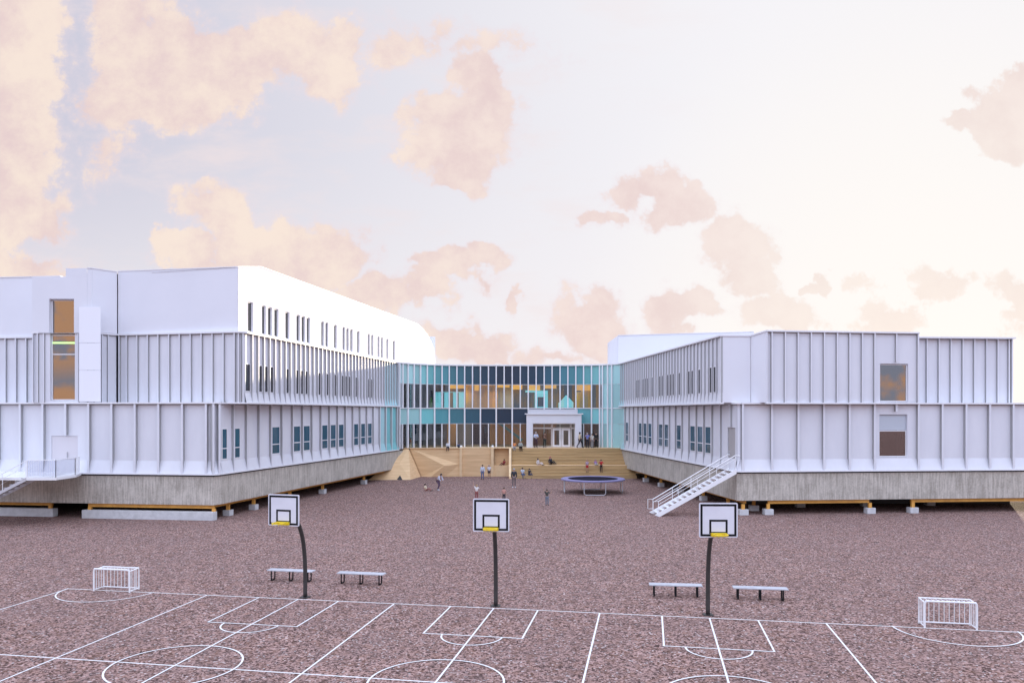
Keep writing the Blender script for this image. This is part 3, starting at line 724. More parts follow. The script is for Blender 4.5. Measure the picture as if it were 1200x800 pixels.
facade(RW, cc_, ZB, ZJ, [], .26, .75, wall_name='lower_wall')
rf_ = [(15.35, 51.4), (50, 54.35)]; prf = Path(rf_)
rr = [prf.spx(x) for x in (905, 936, 966, 996, 1025.5)]; rr2 = [prf.spx(1077)+1.72*k for k in range(0, 14)]
ww = [(prf.spx(1033), prf.spx(1066), 3.83, 6.75, None)]
rmid = prf.spx(1051)
facade(RW, rf_, ZB, ZJ, [.12]+rr+[rmid]+rr2, .26, .75, ww, 'lower_wall', .1, ribz=lambda r: (6.95, ZJ) if abs(r-rmid) < .01 else (ZB, ZJ))
a, b = prf.at(ww[0][0]+.01, -.40), prf.at(ww[0][1]-.01, -.40)
w_ = window_obj(RW, a, b, n2(prf.dir(1)), 3.85, 5.66, 'mirror', fw=.06, label='lower square window reflecting the sky')
bp_ = MB(); nn = n2(prf.dir(1)); q = [a, b, b-nn*.05, a-nn*.05]; bp_.hexa([(*x, 5.68) for x in q], [(*x, 6.74) for x in q]); bp_.build('blind_panel', mat('pale_blind', (.50, .54, .60), .5), RW)
MB().add([(*x, z) for x in (prf.at(ww[0][0], -1.5), prf.at(ww[0][1], -1.5)) for z in (3, 7.3)], [(0, 1, 3, 2)]).build('room_wall', 'navy_in', RW)
# upper storey inner
ur = [(11.55, 83.3), (14.15, 52.1)]; pur = Path(ur)
rur = arr(pur.spx(843.5), .82, .2, pur.L-.2)
wpx = [829.4, 835.4, 819, 806, 810.5, 796, 772, 776.5, 781, 785, 789.5, 752, 755, 758.5, 762, 744.5, 748]
facade(RW, ur, ZJ+.1, ZC, rur+[pur.L-.03], .13, .7, baywins(pur, rur, wpx, 8.25, 10.1, .04), 'upper_wall', .05, gmat=DARKG, reveal=.045,
       colour=lambda s_: 'mint' if pur.at(s_).y > 80.7 else None)
facade(RW, [(14.15, 52.1), (16.2, 52.12)], ZJ+.1, ZC, [], .02, 0, wall_name='upper_wall', coping=.1, sill=False, wmat='render')
facade(RW, [(16.2, 52.12), (16.88, 50.95)], ZJ+.1, 12.25, [], .02, 0, wall_name='upper_wall', coping=.1, sill=False, wmat='render', ztop=lambda s_: ZC+.2*s_/1.353)
uf = [(16.88, 50.95), (27.75, 52.35)]; puf = Path(uf)
rb = [.04]+[puf.spx(x) for x in (905, 920.6, 935.7, 951, 966.4, 981.6, 996.3, 1011, 1025.6, 1051)]+[puf.L-.04]
wu = [(puf.spx(1033), puf.spx(1066), 7.6, 10.2, None)]; um = puf.spx(1051)
facade(RW, uf, ZJ+.1, 12.25, rb, .16, 0, wu, 'upper_wall', .07, ribz=lambda r: (10.3, 12.25) if abs(r-um) < .01 else (ZJ+.1, 12.25))
w_ = window_obj(RW, puf.at(wu[0][0]+.01, -.32), puf.at(wu[0][1]-.01, -.32), n2(puf.dir(1)), 7.62, 10.18, 'mirror', fw=.06, label='upper square window reflecting a cloud')
MB().add([(*x, z) for x in (puf.at(wu[0][0], -1.5), puf.at(wu[0][1], -1.5)) for z in (7.5, 10.5)], [(0, 1, 3, 2)]).build('room_wall', 'navy_in', RW)
facade(RW, [(27.75, 52.35), (27.8, 54.0)], ZJ+.1, 12.25, [], .02, 0, wall_name='upper_wall', sill=False)
us_ = [(27.8, 54.0), (35.65, 54.65)]; ps = Path(us_)
facade(RW, us_, ZJ+.1, 12.1, [ps.spx(x) for x in (1087, 1101, 1115, 1129, 1142.6, 1156.7, 1170, 1183)]+[ps.L-.04], .16, 0, wall_name='upper_wall', rw=.07, cop_out=.3)
facade(RW, [(35.65, 54.65), (35.3, 59.5)], ZJ+.1, 12.1, [], .02, 0, wall_name='upper_wall', sill=False)
lowpoly = [(15.3, 51.6), (50, 54.5), (50, 60), (38, 59.5), (37.5, 72), (29, 82), (29, 97), (11.9, 97), (11.9, 83)]
plinth(RW, [(11.7, 82.9), (15.0, 51.6), (15.35, 51.4), (50, 54.35)])
MB().poly(lowpoly, ZJ+.06).build('ledge_roof', 'fin', RW); MB().poly([(x+.2 if x < 16 else x, y) for x, y in lowpoly], .97).build('underside', 'concrete', RW)
MB().poly([(14.3, 52.2), (16.3, 52.2), (16.95, 51.1), (27.7, 52.5), (27.8, 54.2), (35.5, 54.8), (35.2, 59.5), (29, 82), (29, 97), (11.8, 97), (11.8, 83)], ZC-.02).build('roof', 'roof', RW)
bk = MB()
for a, b, z in (((50, 54.4), (50, 60), ZJ), ((50, 60), (38, 59.5), ZJ), ((38, 59.5), (37.5, 72), ZJ), ((37.5, 72), (29, 82), ZJ), ((35.2, 59.5), (29, 82), ZC), ((29, 82), (29, 97), ZC), ((29, 97), (11.8, 97), ZC)):
    bk.quad((*a, .97), (*b, .97), (*b, z), (*a, z))
bk.build('rear_wall', 'render', RW, merge=False)
# set back third storey
facade(RW, [(11.95, 86.6), (26, 82.6)], ZC, 15.5, [], .02, 0, wall_name='third_storey_wall', sill=False, wmat='render', coping=.06)
m_ = MB(); m_.quad((11.95, 86.6, ZC), (11.95, 96, ZC), (11.95, 96, 15.5), (11.95, 86.6, 15.5)); m_.quad((26, 82.6, ZC), (26, 96, ZC), (26, 96, 15.5), (26, 82.6, 15.5))
m_.quad((11.95, 96, ZC), (26, 96, ZC), (26, 96, 15.5), (11.95, 96, 15.5)); m_.quad((11.95, 86.6, 15.5), (26, 82.6, 15.5), (26, 96, 15.5), (11.95, 96, 15.5)); m_.build('third_storey_back', 'render', RW, merge=False)
for px in (873, 902.5, 1022.5, 1073):
    post_block(RW, prf.at(max(.25, prf.spx(px)), -.35), wb_=.6, d=prf.dir(1))
beam_along(RW, prf, prf.spx(903), prf.spx(1022)); beam_along(RW, prf, prf.spx(1072), prf.L-.5)
beam_along(RW, plr, 3, plr.L-.3, off=-.85)
for y in (55, 60, 65.5, 71, 76): 
    s_ = (lr[0][1]-y)/(lr[0][1]-lr[1][1])*plr.L; post_block(RW, plr.at(s_, -.85), d=plr.dir(1), wb_=.5)
m_ = MB(); m_.box(17.2, 37.6, 58, 58.3, -.02, .96); m_.build('under_floor_blocker', 'dark', RW)  # added wall, blocks low sun under the floor except at the right end
for x, y in ((17, 54), (21, 56), (26, 56.5), (31, 57)): post_block(RW, Vector((x, y)))

# ================================================================== TERRACE, STEPS, PLAY LANDSCAPE
tm = MB(); T = [(-12.2, 82.5), (-.1, 82.5), (-.1, 83.5), (12.6, 83.5), (12.6, 86.3), (-12.2, 86.3)]
tt = tessellate_polygon([[Vector((x, y, 0)) for x, y in T]])
tm.add([(x, y, 2.99) for x, y in T], [tuple(t) for t in tt])
tag(tm.build('terrace', 'wood_edge'), kind='structure')
BL = thing('seating_steps', (6, 81, 0), 'wide timber seating steps leading up to the entrance doors', 'steps')
y = 83.5; z = 3.0; rise = 1.7/6
def step(y0, y1, zt_, x1, landing=False):
    m_ = MB(); m_.box(-.05, x1, y0, y1, -.02, zt_-.045); s_ = m_.build('step' if not landing else 'landing', 'step', BL, merge=False)
    nb = MB(); nb.box(-.05, x1, y0-.03, y1, zt_-.042, zt_); nb.build('tread', 'wood_edge' if landing else 'step', s_, bevel=.006)
step(83.2, 83.6, 3.0, 12.5, True)
yy = 83.2
for k in range(5):
    z = 3.0-rise*(k+1); step(yy-.34, yy-.002, z, 12.3+.02*k); yy -= .34
step(80.75, yy-.002, 1.3, 12.75, True); yy = 80.75
for k in range(3):
    z = 1.3-.325*(k+1); step(yy-.38, yy-.002, z, 12.85+.06*k); yy -= .38
m_ = MB(); q = [(-.32, 83.6, -.01), (-.32, 79.3, -.01), (-.32, 79.3, .25), (-.32, 80.8, 1.45), (-.32, 82.4, 3.06), (-.32, 83.6, 3.06)]
m_.hexa(q, [(x+.25, y_, z_) for x, y_, z_ in q]); m_.build('side_board', 'wood_edge', BL, bevel=.01)

PL = thing('play_landscape', (-7, 81, 0), 'folded plywood climbing hill and panel wall against the terrace', 'play structure')
WY = 82.4
def wpt(px, z, Y): return ((px-600)/900*Y, Y, z)
A_ = (-14.6, 78.0, 0); B_ = (-10.35, 78.3, 0); Cc = (-9.75, 82.0, 0); T2 = (-11.1, 82.45, 3.02); T1 = (-11.95, 82.45, 2.95); M1 = (-12.95, 80.3, 1.78); M2 = (-13.55, 79.2, .95); A2 = (-14.4, 79.6, 0)
K1 = (-11.7, 79.9, 1.55)
h = MB(); vs = [A_, B_, T2, T1, M1, M2, Cc, A2, K1, (-12.4, 82.5, 0)]
h.add(vs, [(0, 1, 8), (0, 8, 5), (5, 8, 4), (8, 3, 4), (8, 2, 3), (1, 2, 8), (1, 6, 2), (0, 5, 7), (5, 4, 7), (4, 3, 9, 7), (0, 7, 9, 6, 1), (3, 2, 9), (2, 6, 9)])
hl = h.build('hill_facet', 'wood', PL, merge=False)
nt_ = MB(); nt_.hexa([(-11.75, 78.22, 0), (-11.15, 78.22, 0), (-11.45, 78.22+.12, .42)], [(-11.75, 78.8, 0), (-11.15, 78.8, 0), (-11.45, 78.8, .42)]); nt_.build('crawl_opening', 'dark', PL)
h = MB(); v2 = [(-10.95, 82.45, 3.02), (-5.62, 82.45, 3.02), (-5.62, 82.2, 0), (-7.15, 82.0, 0), (-8.65, 81.7, 0), (-9.7, 82.2, 0), (-7.2, 81.75, 1.2), (-5.62, 82.3, 1.3), (-10.95, 83, 0)]
h.add(v2, [(0, 5, 6), (0, 6, 7, 1), (5, 4, 6), (4, 3, 6), (3, 2, 7, 6), (0, 8, 5)])
h.build('folded_panel', 'wood', PL, merge=False)
for a, b in ((538.5, 541.6), (575.3, 578.6)):
    MB().box((a-600)/900*82.2, (b-600)/900*82.2, 82.1, 82.6, 0, 3.04).build('upright', 'wood_edge', PL)
MB().box((541.7-600)/900*82.4, (575.2-600)/900*82.4, 82.35, 82.6, 0, 3.0).build('panel', 'wood', PL)
x0, x1 = (578.7-600)/900*82.4, -.33
MB().box(x0, x1, 83.1, 83.3, 0, 2.97).build('alcove_back', 'wood', PL)
MB().box(x0, x1, 82.3, 83.09, 0, 1.2).build('alcove_seat', 'wood_edge', PL)
MB().box(-12.0, x1, 82.3, 82.75, 3.002, 3.06).build('top_rail', 'wood_edge', PL)
lm = MB()
for zz in (.75, 1.5, 2.25): lm.box(-5.25, -2.28, 82.338, 82.349, zz-.01, zz+.01)
lm.build('panel_joint', 'step', PL, merge=False)

# ================================================================== EXTERNAL STAIRS
ST = thing('outside_staircase', (12, 51.5, 0), 'white metal staircase with handrails rising to the grey door of the right wing', 'staircase')
top = Vector((15.0, 51.35, 3.0)); bot = Vector((9.75, 50.9, 0.0)); W_ = 1.35
hd = Vector((top.x-bot.x, top.y-bot.y, 0)).normalized(); side = Vector((-hd.y, hd.x, 0))
top2, bot2 = top+side*W_, bot+side*W_
for a, b in ((bot, top), (bot2, top2)):
    m_ = MB(); v_ = Vector((0, 0, .16)); m_.hexa([a-v_*.2-side*.04, b-v_*1.3-side*.04, b-v_*1.3+side*.04, a-v_*.2+side*.04], [a+v_*1.3-hd*.3-side*.04+Vector((0, 0, -.1)), b+v_*.6-side*.04, b+v_*.6+side*.04, a+v_*1.3-hd*.3+side*.04+Vector((0, 0, -.1))])
    m_.build('stringer', 'whitepaint', ST)
ns = 16
for k in range(1, ns+1):
    t = k/(ns+.0); p = bot.lerp(top, t-.5/ns); zt_ = 3.0*k/ns
    p = Vector((p.x, p.y, zt_-.02)); a = p-hd*.15+side*.05; b = p+hd*.15+side*.05; c = p+hd*.15+side*(W_-.05); d = p-hd*.15+side*(W_-.05)
    MB().hexa([a-Vector((0, 0, .04)), b-Vector((0, 0, .04)), c-Vector((0, 0, .04)), d-Vector((0, 0, .04))], [a, b, c, d]).build('tread', 'whitepaint', ST)
for o_, nm in ((Vector((0, 0, 0)), 'near'), (side*W_, 'far')):
    a, b = bot+o_, top+o_; up = Vector((0, 0, 1)); m_ = MB()
    m_.tube([a-hd*.05+up*.05, a-hd*.05+up*1.0, b+up*1.0-hd*.1, b+up*1.0+hd*.25 if nm == 'near' else b+up*1.0+hd*.05], .028, 8)
    m_.tube([a-hd*.05+up*.78, b+up*.78-hd*.1], .018, 6); m_.tube([a-hd*.05+up*1.0, a-hd*.4+up*1.0, a-hd*.4+up*.35, a-hd*.05+up*.35], .022, 6)
    for k in range(1, 5): q = a.lerp(b, k/4.05); m_.tube([q+up*.05, q+up*1.0], .018, 6)
    m_.build('handrail', 'whitepaint', ST)

S2 = thing('outside_staircase', (-30, 48, 0), 'pale landing and open tread staircase at the left wing door, cut by the left edge', 'staircase')
ld_ = [(-29.0, 45.9), (-27.3, 46.0), (-27.3, 48.1), (-27.95, 49.85), (-36, 50.8), (-36, 46.6)]
tl = tessellate_polygon([[Vector((x, y_, 0)) for x, y_ in ld_]])
m_ = MB(); n_ = len(ld_)
m_.add([(x, y_, 2.84) for x, y_ in ld_]+[(x, y_, 3.0) for x, y_ in ld_], [tuple(t) for t in tl]+[tuple(i+n_ for i in t) for t in tl]+[(i, (i+1) % n_, n_+(i+1) % n_, n_+i) for i in range(n_)])
m_.build('landing', 'whitepaint', S2, merge=False)
m_ = MB(); up = Vector((0, 0, 1))
corners = [Vector((*p, 3.0)) for p in ((-29.0, 45.95), (-27.35, 46.05), (-27.35, 48.1), (-27.95, 49.6))]
for a, b in zip(corners, corners[1:]):
    m_.tube([a+up*1.05, b+up*1.05], .025, 6); m_.tube([a+up*.06, b+up*.06], .015, 6); n_ = max(2, int((b-a).length/.12))
    for k in range(n_+1): q = a.lerp(b, k/n_); m_.tube([q, q+up*1.05], .009 if 0 < k < n_ else .03, 5)
m_.build('railing', 'whitepaint', S2, merge=False)
m_ = MB(); m_.quad(*(tuple(corners[0]+up*.08), tuple(corners[1]+up*.08), tuple(corners[1]+up*1.0), tuple(corners[0]+up*1.0))); m_.quad(tuple(corners[1]+up*.08), tuple(corners[3]+up*.08), tuple(corners[3]+up*1.0), tuple(corners[1]+up*1.0)); m_.build('mesh_infill', glass('wire_mesh', (.75, .75, .8), 0.0, (.5, .5, .5)), S2, merge=False)
# flight going down to the left
hd2 = Vector((-1, -.06, 0)).normalized(); sd2 = Vector((-.06, 1, 0)).normalized()
tA = Vector((-29.05, 45.9, 3.0)); bA = tA+hd2*5.4-Vector((0, 0, 3.0)); W2 = 1.3
for o_ in (Vector((0, 0, 0)), sd2*W2):
    a, b = bA+o_, tA+o_; m_ = MB(); v_ = Vector((0, 0, .1)); m_.hexa([a-v_*.5-sd2*.03, b-v_*2-sd2*.03, b-v_*2+sd2*.03, a-v_*.5+sd2*.03], [a+v_-sd2*.03, b+v_*.0-sd2*.03, b+v_*.0+sd2*.03, a+v_+sd2*.03]); m_.build('stringer', 'steel', S2)
    m_ = MB(); m_.tube([a+up*.05, a+up*1.0, b+up*1.0], .025, 6); m_.tube([a+up*.7, b+up*.7], .015, 6)
    for k in range(1, 5): q = a.lerp(b, k/4); m_.tube([q, q+up*1.0], .018, 6)
    m_.build('handrail', 'whitepaint', S2)
for k in range(1, 17):
    p = bA.lerp(tA, (k-.5)/16); p.z = 3.0*k/16-.03; a = p-hd2*.14+sd2*.03; b = p+hd2*.14+sd2*.03; c = p+hd2*.14+sd2*(W2-.03); d = p-hd2*.14+sd2*(W2-.03)
    MB().hexa([a-up*.04, b-up*.04, c-up*.04, d-up*.04], [a, b, c, d]).build('tread', 'grey', S2)

# ================================================================== PLAYGROUND EQUIPMENT
ang = math.atan2(bV.y, bV.x)
def ctp(b, a, z=0): q = ct(b, a); return (q.x, q.y, z)
# hoop: local x = along board, local -y = towards the court
hoop = thing('basketball_hoop', (0, 0, 0), '', 'basketball hoop', 'basketball hoops along the baseline')
m_ = MB(); prof = [(0, 0, 0), (0, 0, 1.0), (0, -.06, 1.7), (0, -.2, 2.3), (0, -.46, 2.8), (0, -.86, 3.2), (0, -1.36, 3.42)]
def cr3(pts, n=5):
    q = [Vector(p) for p in pts]; q = [q[0]*2-q[1]]+q+[q[-1]*2-q[-2]]; out = []
    for i in range(1, len(q)-2):
        for k in range(n):
            t = k/n; a, b, c, d = q[i-1:i+3]; out.append(.5*((2*b)+(-a+c)*t+(2*a-5*b+4*c-d)*t*t+(-a+3*b-3*c+d)*t**3))
    return out+[q[-2]]
m_.tube(cr3(prof), .075, 12); m_.build('pole', 'pole', hoop, smooth=True)
MB().box(-.16, .16, -.16, .16, 0.001, .03).build('base_plate', 'pole', hoop)
m_ = MB(); m_.bar((-.35, -1.38, 3.1), (0, -1.2, 3.44), .05, .05); m_.bar((.35, -1.38, 3.1), (0, -1.2, 3.44), .05, .05); m_.bar((-.45, -1.37, 3.7), (.45, -1.37, 3.7), .06, .05); m_.bar((0, -1.36, 3.1), (0, -1.36, 3.8), .06, .05); m_.build('bracket', 'pole', hoop)
def rrect(x0, x1, z0_, z1_, r, n=5):
    out = []
    for cx, cz, t0 in ((x1-r, z0_+r, -90), (x1-r, z1_-r, 0), (x0+r, z1_-r, 90), (x0+r, z0_+r, 180)):
        out += [(cx+r*math.cos(R(t0+90*i/n)), cz+r*math.sin(R(t0+90*i/n))) for i in range(n+1)]
    return out
bo = rrect(-.62, .62, 2.88, 4.0, .05); m_ = MB(); m_.hexa([(x, -1.44, z) for x, z in bo], [(x, -1.40, z) for x, z in bo]); brd = m_.build('backboard', mat('backboard_white', (.72, .72, .78), .35, col2=(.66, .66, .72), nscale=1.5), hoop)
def frame_mark(x0, x1, z0_, z1_, w, y_=-1.4405):
    m_ = MB()
    for a in ((x0, x1, z0_, z0_+w), (x0, x1, z1_-w, z1_), (x0, x0+w, z0_+w, z1_-w), (x1-w, x1, z0_+w, z1_-w)): m_.box(a[0], a[1], y_-.004, y_+.003, a[2], a[3])
    return m_
frame_mark(-.58, .58, 2.92, 3.96, .07).build('border_marking', 'black', brd, merge=False)
frame_mark(-.295, .295, 3.0, 3.46, .065).build('target_marking', 'black', brd, merge=False)
m_ = MB(); m_.tube([(.225*math.cos(t), -1.75+.225*math.sin(t), 3.02) for t in [2*math.pi*i/24 for i in range(24)]], .018, 8, closed=True)
m_.box(-.25, .25, -1.56, -1.446, 2.93, 3.03); m_.bar((-.2, -1.5, 2.97), (-.19, -1.68, 3.0), .03, .08); m_.bar((.2, -1.5, 2.97), (.19, -1.68, 3.0), .03, .08)
for t in range(12): tt_ = 2*math.pi*t/12; m_.tube([(.225*math.cos(tt_), -1.75+.225*math.sin(tt_), 3.0), (.222*math.cos(tt_), -1.75+.222*math.sin(tt_), 2.95)], .008, 5)
m_.build('rim', 'ring', hoop, merge=False)
labs = ['basketball hoop on bent dark pole, nearest the left pair of benches', 'basketball hoop in the middle, standing alone between the two bench pairs', 'basketball hoop between the two right benches, in front of the staircase']
for i, (b, a) in enumerate(((-10.99, .2), (-3.72, .2), (3.66, .3))):
    o = hoop if i == 0 else copy_tree(hoop)
    o.location = ctp(b, a); o.rotation_euler = (0, 0, ang+R((-6, 5, 9)[i])); o['label'] = labs[i]
# benches
bench = thing('bench', (0, 0, 0), '', 'bench', 'flat backless benches behind the court')
m_ = MB(); m_.box(-.98, .98, -.2, -.01, .41, .45); m_.box(-.98, .98, .01, .2, .41, .45); m_.build('seat', 'plank', bench, merge=False, bevel=.006)
for x in (-.8, 0, .8):
    m_ = MB(); m_.tube(cr3([(x, -.15, .41), (x, -.15, .08), (x, -.11, .03), (x, .11, .03), (x, .15, .08), (x, .15, .41)], 3), .028, 8); m_.build('leg', 'black', bench)
labs = ['pale backless bench behind the left hoop pole', 'pale backless bench just right of the left hoop', 'pale backless bench just left of the right hoop pole', 'pale backless bench right of the right hoop pole']
for i, (b, a, rz) in enumerate(((-12.8, 2.75, 0), (-9.75, 2.72, 0), (2.66, 2.84, R(4)), (5.72, 2.85, R(2)))):
    o = bench if i == 0 else copy_tree(bench); o.location = ctp(b, a); o.rotation_euler = (0, 0, ang+rz); o['label'] = labs[i]
# goals
goal = thing('handball_goal', (0, 0, 0), '', 'goal', 'small white barred goals on the baseline')
HW, GH, GD = .77, .86, .55
m_ = MB()
for dz in (0,):
    m_.tube(cr3([(-HW, 0, 0), (-HW, 0, GH-.12), (-HW+.05, 0, GH-.02), (-HW+.14, 0, GH), (HW-.14, 0, GH), (HW-.05, 0, GH-.02), (HW, 0, GH-.12), (HW, 0, 0)], 3), .032, 8)
m_.build('front_frame', 'whitepaint', goal)
m_ = MB(); m_.tube([(-HW, 0, .05), (-HW, GD, .05), (HW, GD, .05), (HW, 0, .05)], .024, 6)
m_.tube([(-HW, GD, 0), (-HW, GD, GH-.02), (HW, GD, GH-.02), (HW, GD, 0)], .026, 6)
for s_ in (-1, 1): m_.tube([(s_*HW, 0, GH-.05), (s_*HW, GD, GH-.02)], .024, 6)
m_.build('rear_frame', 'whitepaint', goal)
m_ = MB()
for k in range(1, 10): x = -HW+2*HW*k/10; m_.tube([(x, GD, .05), (x, GD, GH-.02)], .011, 5); m_.tube([(x, 0, GH), (x, GD, GH-.02)], .009, 5)
for s_ in (-1, 1):
    for k in range(1, 4): m_.tube([(s_*HW, GD*k/4, .05), (s_*HW, GD*k/4, GH-.03)], .011, 5)
m_.build('bars', 'whitepaint', goal)
labs = ['small white barred goal at the left end of the baseline', 'small white barred goal at the right end of the baseline']
for i, (b, a) in enumerate(((-18.75, -.25), (11.18, -.08))):
    o = goal if i == 0 else copy_tree(goal); o.location = ctp(b, a); o.rotation_euler = (0, 0, ang); o['label'] = labs[i]
# trampoline
tr = thing('trampoline', (6.95, 66, 0), 'round trampoline with lilac padded edge and dark mat standing on the yard', 'trampoline')
cx, cy, zr, r1, r0 = 6.95, 66, 1.16, 2.75, 2.15
n_ = 48; m_ = MB(); 
ring = lambda r, z: [(cx+r*math.cos(2*math.pi*i/n_), cy+r*math.sin(2*math.pi*i/n_), z) for i in range(n_)]
rg = [ring(r0, zr), ring(r0, zr+.05), ring(r1-.05, zr+.06), ring(r1, zr+.02), ring(r1, zr-.05), ring(r0, zr-.03)]
m_.add([p for q in rg for p in q], [(k*n_+i, k*n_+(i+1) % n_, ((k+1) % 6)*n_+(i+1) % n_, ((k+1) % 6)*n_+i) for k in range(6) for i in range(n_)])
m_.build('edge_pad', 'pad', tr)
m_ = MB(); m_.add(ring(r0+.02, zr+.02), [tuple(range(n_))]); m_.build('jumping_mat', 'mesh', tr)
m_ = MB(); m_.tube(ring(r1-.12, zr-.07), .03, 6, closed=True); m_.build('frame_ring', 'steel', tr)
for t in (-92, -2, 88, 178):
    a, b = R(t-20), R(t+20); rr_ = r1-.15
    pa_ = Vector((cx+rr_*math.cos(a), cy+rr_*math.sin(a), zr-.06)); pb = Vector((cx+rr_*math.cos(b), cy+rr_*math.sin(b), zr-.06))
    ga, gb_ = pa_.copy(), pb.copy(); ga.z = gb_.z = .035
    ga1 = ga+Vector((0, 0, .12)); gb1 = gb_+Vector((0, 0, .12)); ga2 = ga.lerp(gb_, .08); gb2 = ga.lerp(gb_, .92)
    MB().tube([pa_, ga1, ga2, gb2, gb1, pb], .035, 8).build('leg', 'steel', tr)

# ================================================================== PEOPLE
def skin(verts, edges, radii, name, m, parent, root=0, sub=1):
    me = bpy.data.meshes.new(name+'_src'); me.from_pydata(verts, edges, []); o = bpy.data.objects.new(name, me); C.objects.link(o)
    o.modifiers.new('skin', 'SKIN'); sl_ = me.skin_vertices[0].data
    for i, r in enumerate(radii): sl_[i].radius = (r, r) if not isinstance(r, tuple) else r
    sl_[root].use_root = True
    ss = o.modifiers.new('sub', 'SUBSURF'); ss.levels = sub; ss.render_levels = sub
    dg = bpy.context.evaluated_depsgraph_get(); dg.update()
    nm_ = bpy.data.meshes.new_from_object(o.evaluated_get(dg)); o.modifiers.clear(); o.data = nm_; bpy.data.meshes.remove(me)
    nm_.name = name; nm_.materials.clear(); nm_.materials.append(m); nm_.polygons.foreach_set('use_smooth', [True]*len(nm_.polygons))
    o.parent = parent; return o
def pose(kind):
    J = dict(pel=(0, 0, .95), bel=(0, 0, 1.1), che=(0, 0, 1.32), nec=(0, .01, 1.48), hea=(0, -.01, 1.6), top=(0, 0, 1.69))
    for s_, n_ in ((-1, 'l'), (1, 'r')):
        J.update({'sh'+n_: (s_*.18, 0, 1.42), 'el'+n_: (s_*.235, .02, 1.14), 'wr'+n_: (s_*.23, -.07, .9), 'ha'+n_: (s_*.22, -.09, .82),
                  'hi'+n_: (s_*.09, 0, .9), 'kn'+n_: (s_*.11, -.02, .5), 'an'+n_: (s_*.11, .02, .08), 'to'+n_: (s_*.13, -.14, .035)})
    def sh(keys, d):
        for k in keys: J[k] = tuple(a+b for a, b in zip(J[k], d))
    upper = ['pel', 'bel', 'che', 'nec', 'hea', 'top']+[a+b for a in ('sh', 'el', 'wr', 'ha', 'hi') for b in 'lr']
    if kind in ('sit', 'sitread'):
        sh(upper, (0, 0, -.85+.0))       # pelvis .10 above seat
        for s_, n_ in ((-1, 'l'), (1, 'r')):
            J['hi'+n_] = (s_*.09, -.03, .09); J['kn'+n_] = (s_*.12, -.44, .10); J['an'+n_] = (s_*.12, -.47, -.33); J['to'+n_] = (s_*.13, -.62, -.38)
            J['el'+n_] = (s_*.24, -.08, .32); J['wr'+n_] = (s_*.15, -.28, .22); J['ha'+n_] = (s_*.12, -.35, .2)
    if kind == 'ground':
        sh(upper, (0, 0, -.85))
        for k in ('che', 'nec', 'hea', 'top', 'shl', 'shr'): J[k] = (J[k][0], J[k][1]+.12*(J[k][2]), J[k][2])
        for s_, n_ in ((-1, 'l'), (1, 'r')):
            J['hi'+n_] = (s_*.09, -.02, .09); J['kn'+n_] = (s_*.16, -.38, .34); J['an'+n_] = (s_*.14, -.68, .07); J['to'+n_] = (s_*.15, -.84, .07)
            J['el'+n_] = (s_*.27, .1, .3); J['wr'+n_] = (s_*.24, -.05, .12); J['ha'+n_] = (s_*.24, -.12, .06)
    if kind == 'armup':
        J['ell'] = (-.33, -.02, 1.6); J['wrl'] = (-.38, -.04, 1.86); J['hal'] = (-.39, -.05, 1.94)
        J['elr'] = (.36, -.05, 1.28); J['wrr'] = (.42, -.2, 1.42); J['har'] = (.43, -.25, 1.49)
    if kind == 'armfwd':
        J['ell'] = (-.27, -.16, 1.27); J['wrl'] = (-.22, -.38, 1.4); J['hal'] = (-.2, -.45, 1.46)
        J['elr'] = (.25, -.12, 1.2); J['wrr'] = (.14, -.33, 1.26); J['har'] = (.1, -.4, 1.29)
    if kind == 'cross':
        for s_, n_ in ((-1, 'l'), (1, 'r')):
            J['el'+n_] = (s_*.25, -.06, 1.16); J['wr'+n_] = (s_*.03, -.2, 1.16+.04*s_); J['ha'+n_] = (-s_*.07, -.19, 1.19+.04*s_)
    if kind == 'stride':
        J['knl'] = (-.1, -.2, .52); J['anl'] = (-.1, -.26, .09); J['tol'] = (-.1, -.43, .05)
        J['knr'] = (.1, .06, .5); J['anr'] = (.1, .32, .14); J['tor'] = (.11, .2, .04)
        J['ell'] = (-.24, .16, 1.18); J['wrl'] = (-.22, .14, .93); J['hal'] = (-.22, .1, .85)
        J['elr'] = (.24, -.12, 1.16); J['wrr'] = (.22, -.32, 1.02); J['har'] = (.21, -.39, .98)
    if kind == 'lean':
        for k, f in (('bel', .06), ('che', .2), ('nec', .31), ('hea', .4), ('top', .44), ('shl', .27), ('shr', .27)):
            J[k] = (J[k][0], J[k][1]-f, J[k][2]-f*.3)
        J['knl'] = (-.14, -.25, .5); J['anl'] = (-.16, -.12, .08); J['tol'] = (-.17, -.29, .035)
        J['knr'] = (.14, -.1, .48); J['anr'] = (.2, .2, .08); J['tor'] = (.21, .04, .035)
        for s_, n_ in ((-1, 'l'), (1, 'r')): J['el'+n_] = (s_*.27, -.36, 1.06); J['wr'+n_] = (s_*.14, -.5, .95); J['ha'+n_] = (s_*.1, -.57, .93)
    return J
pcount = [0]
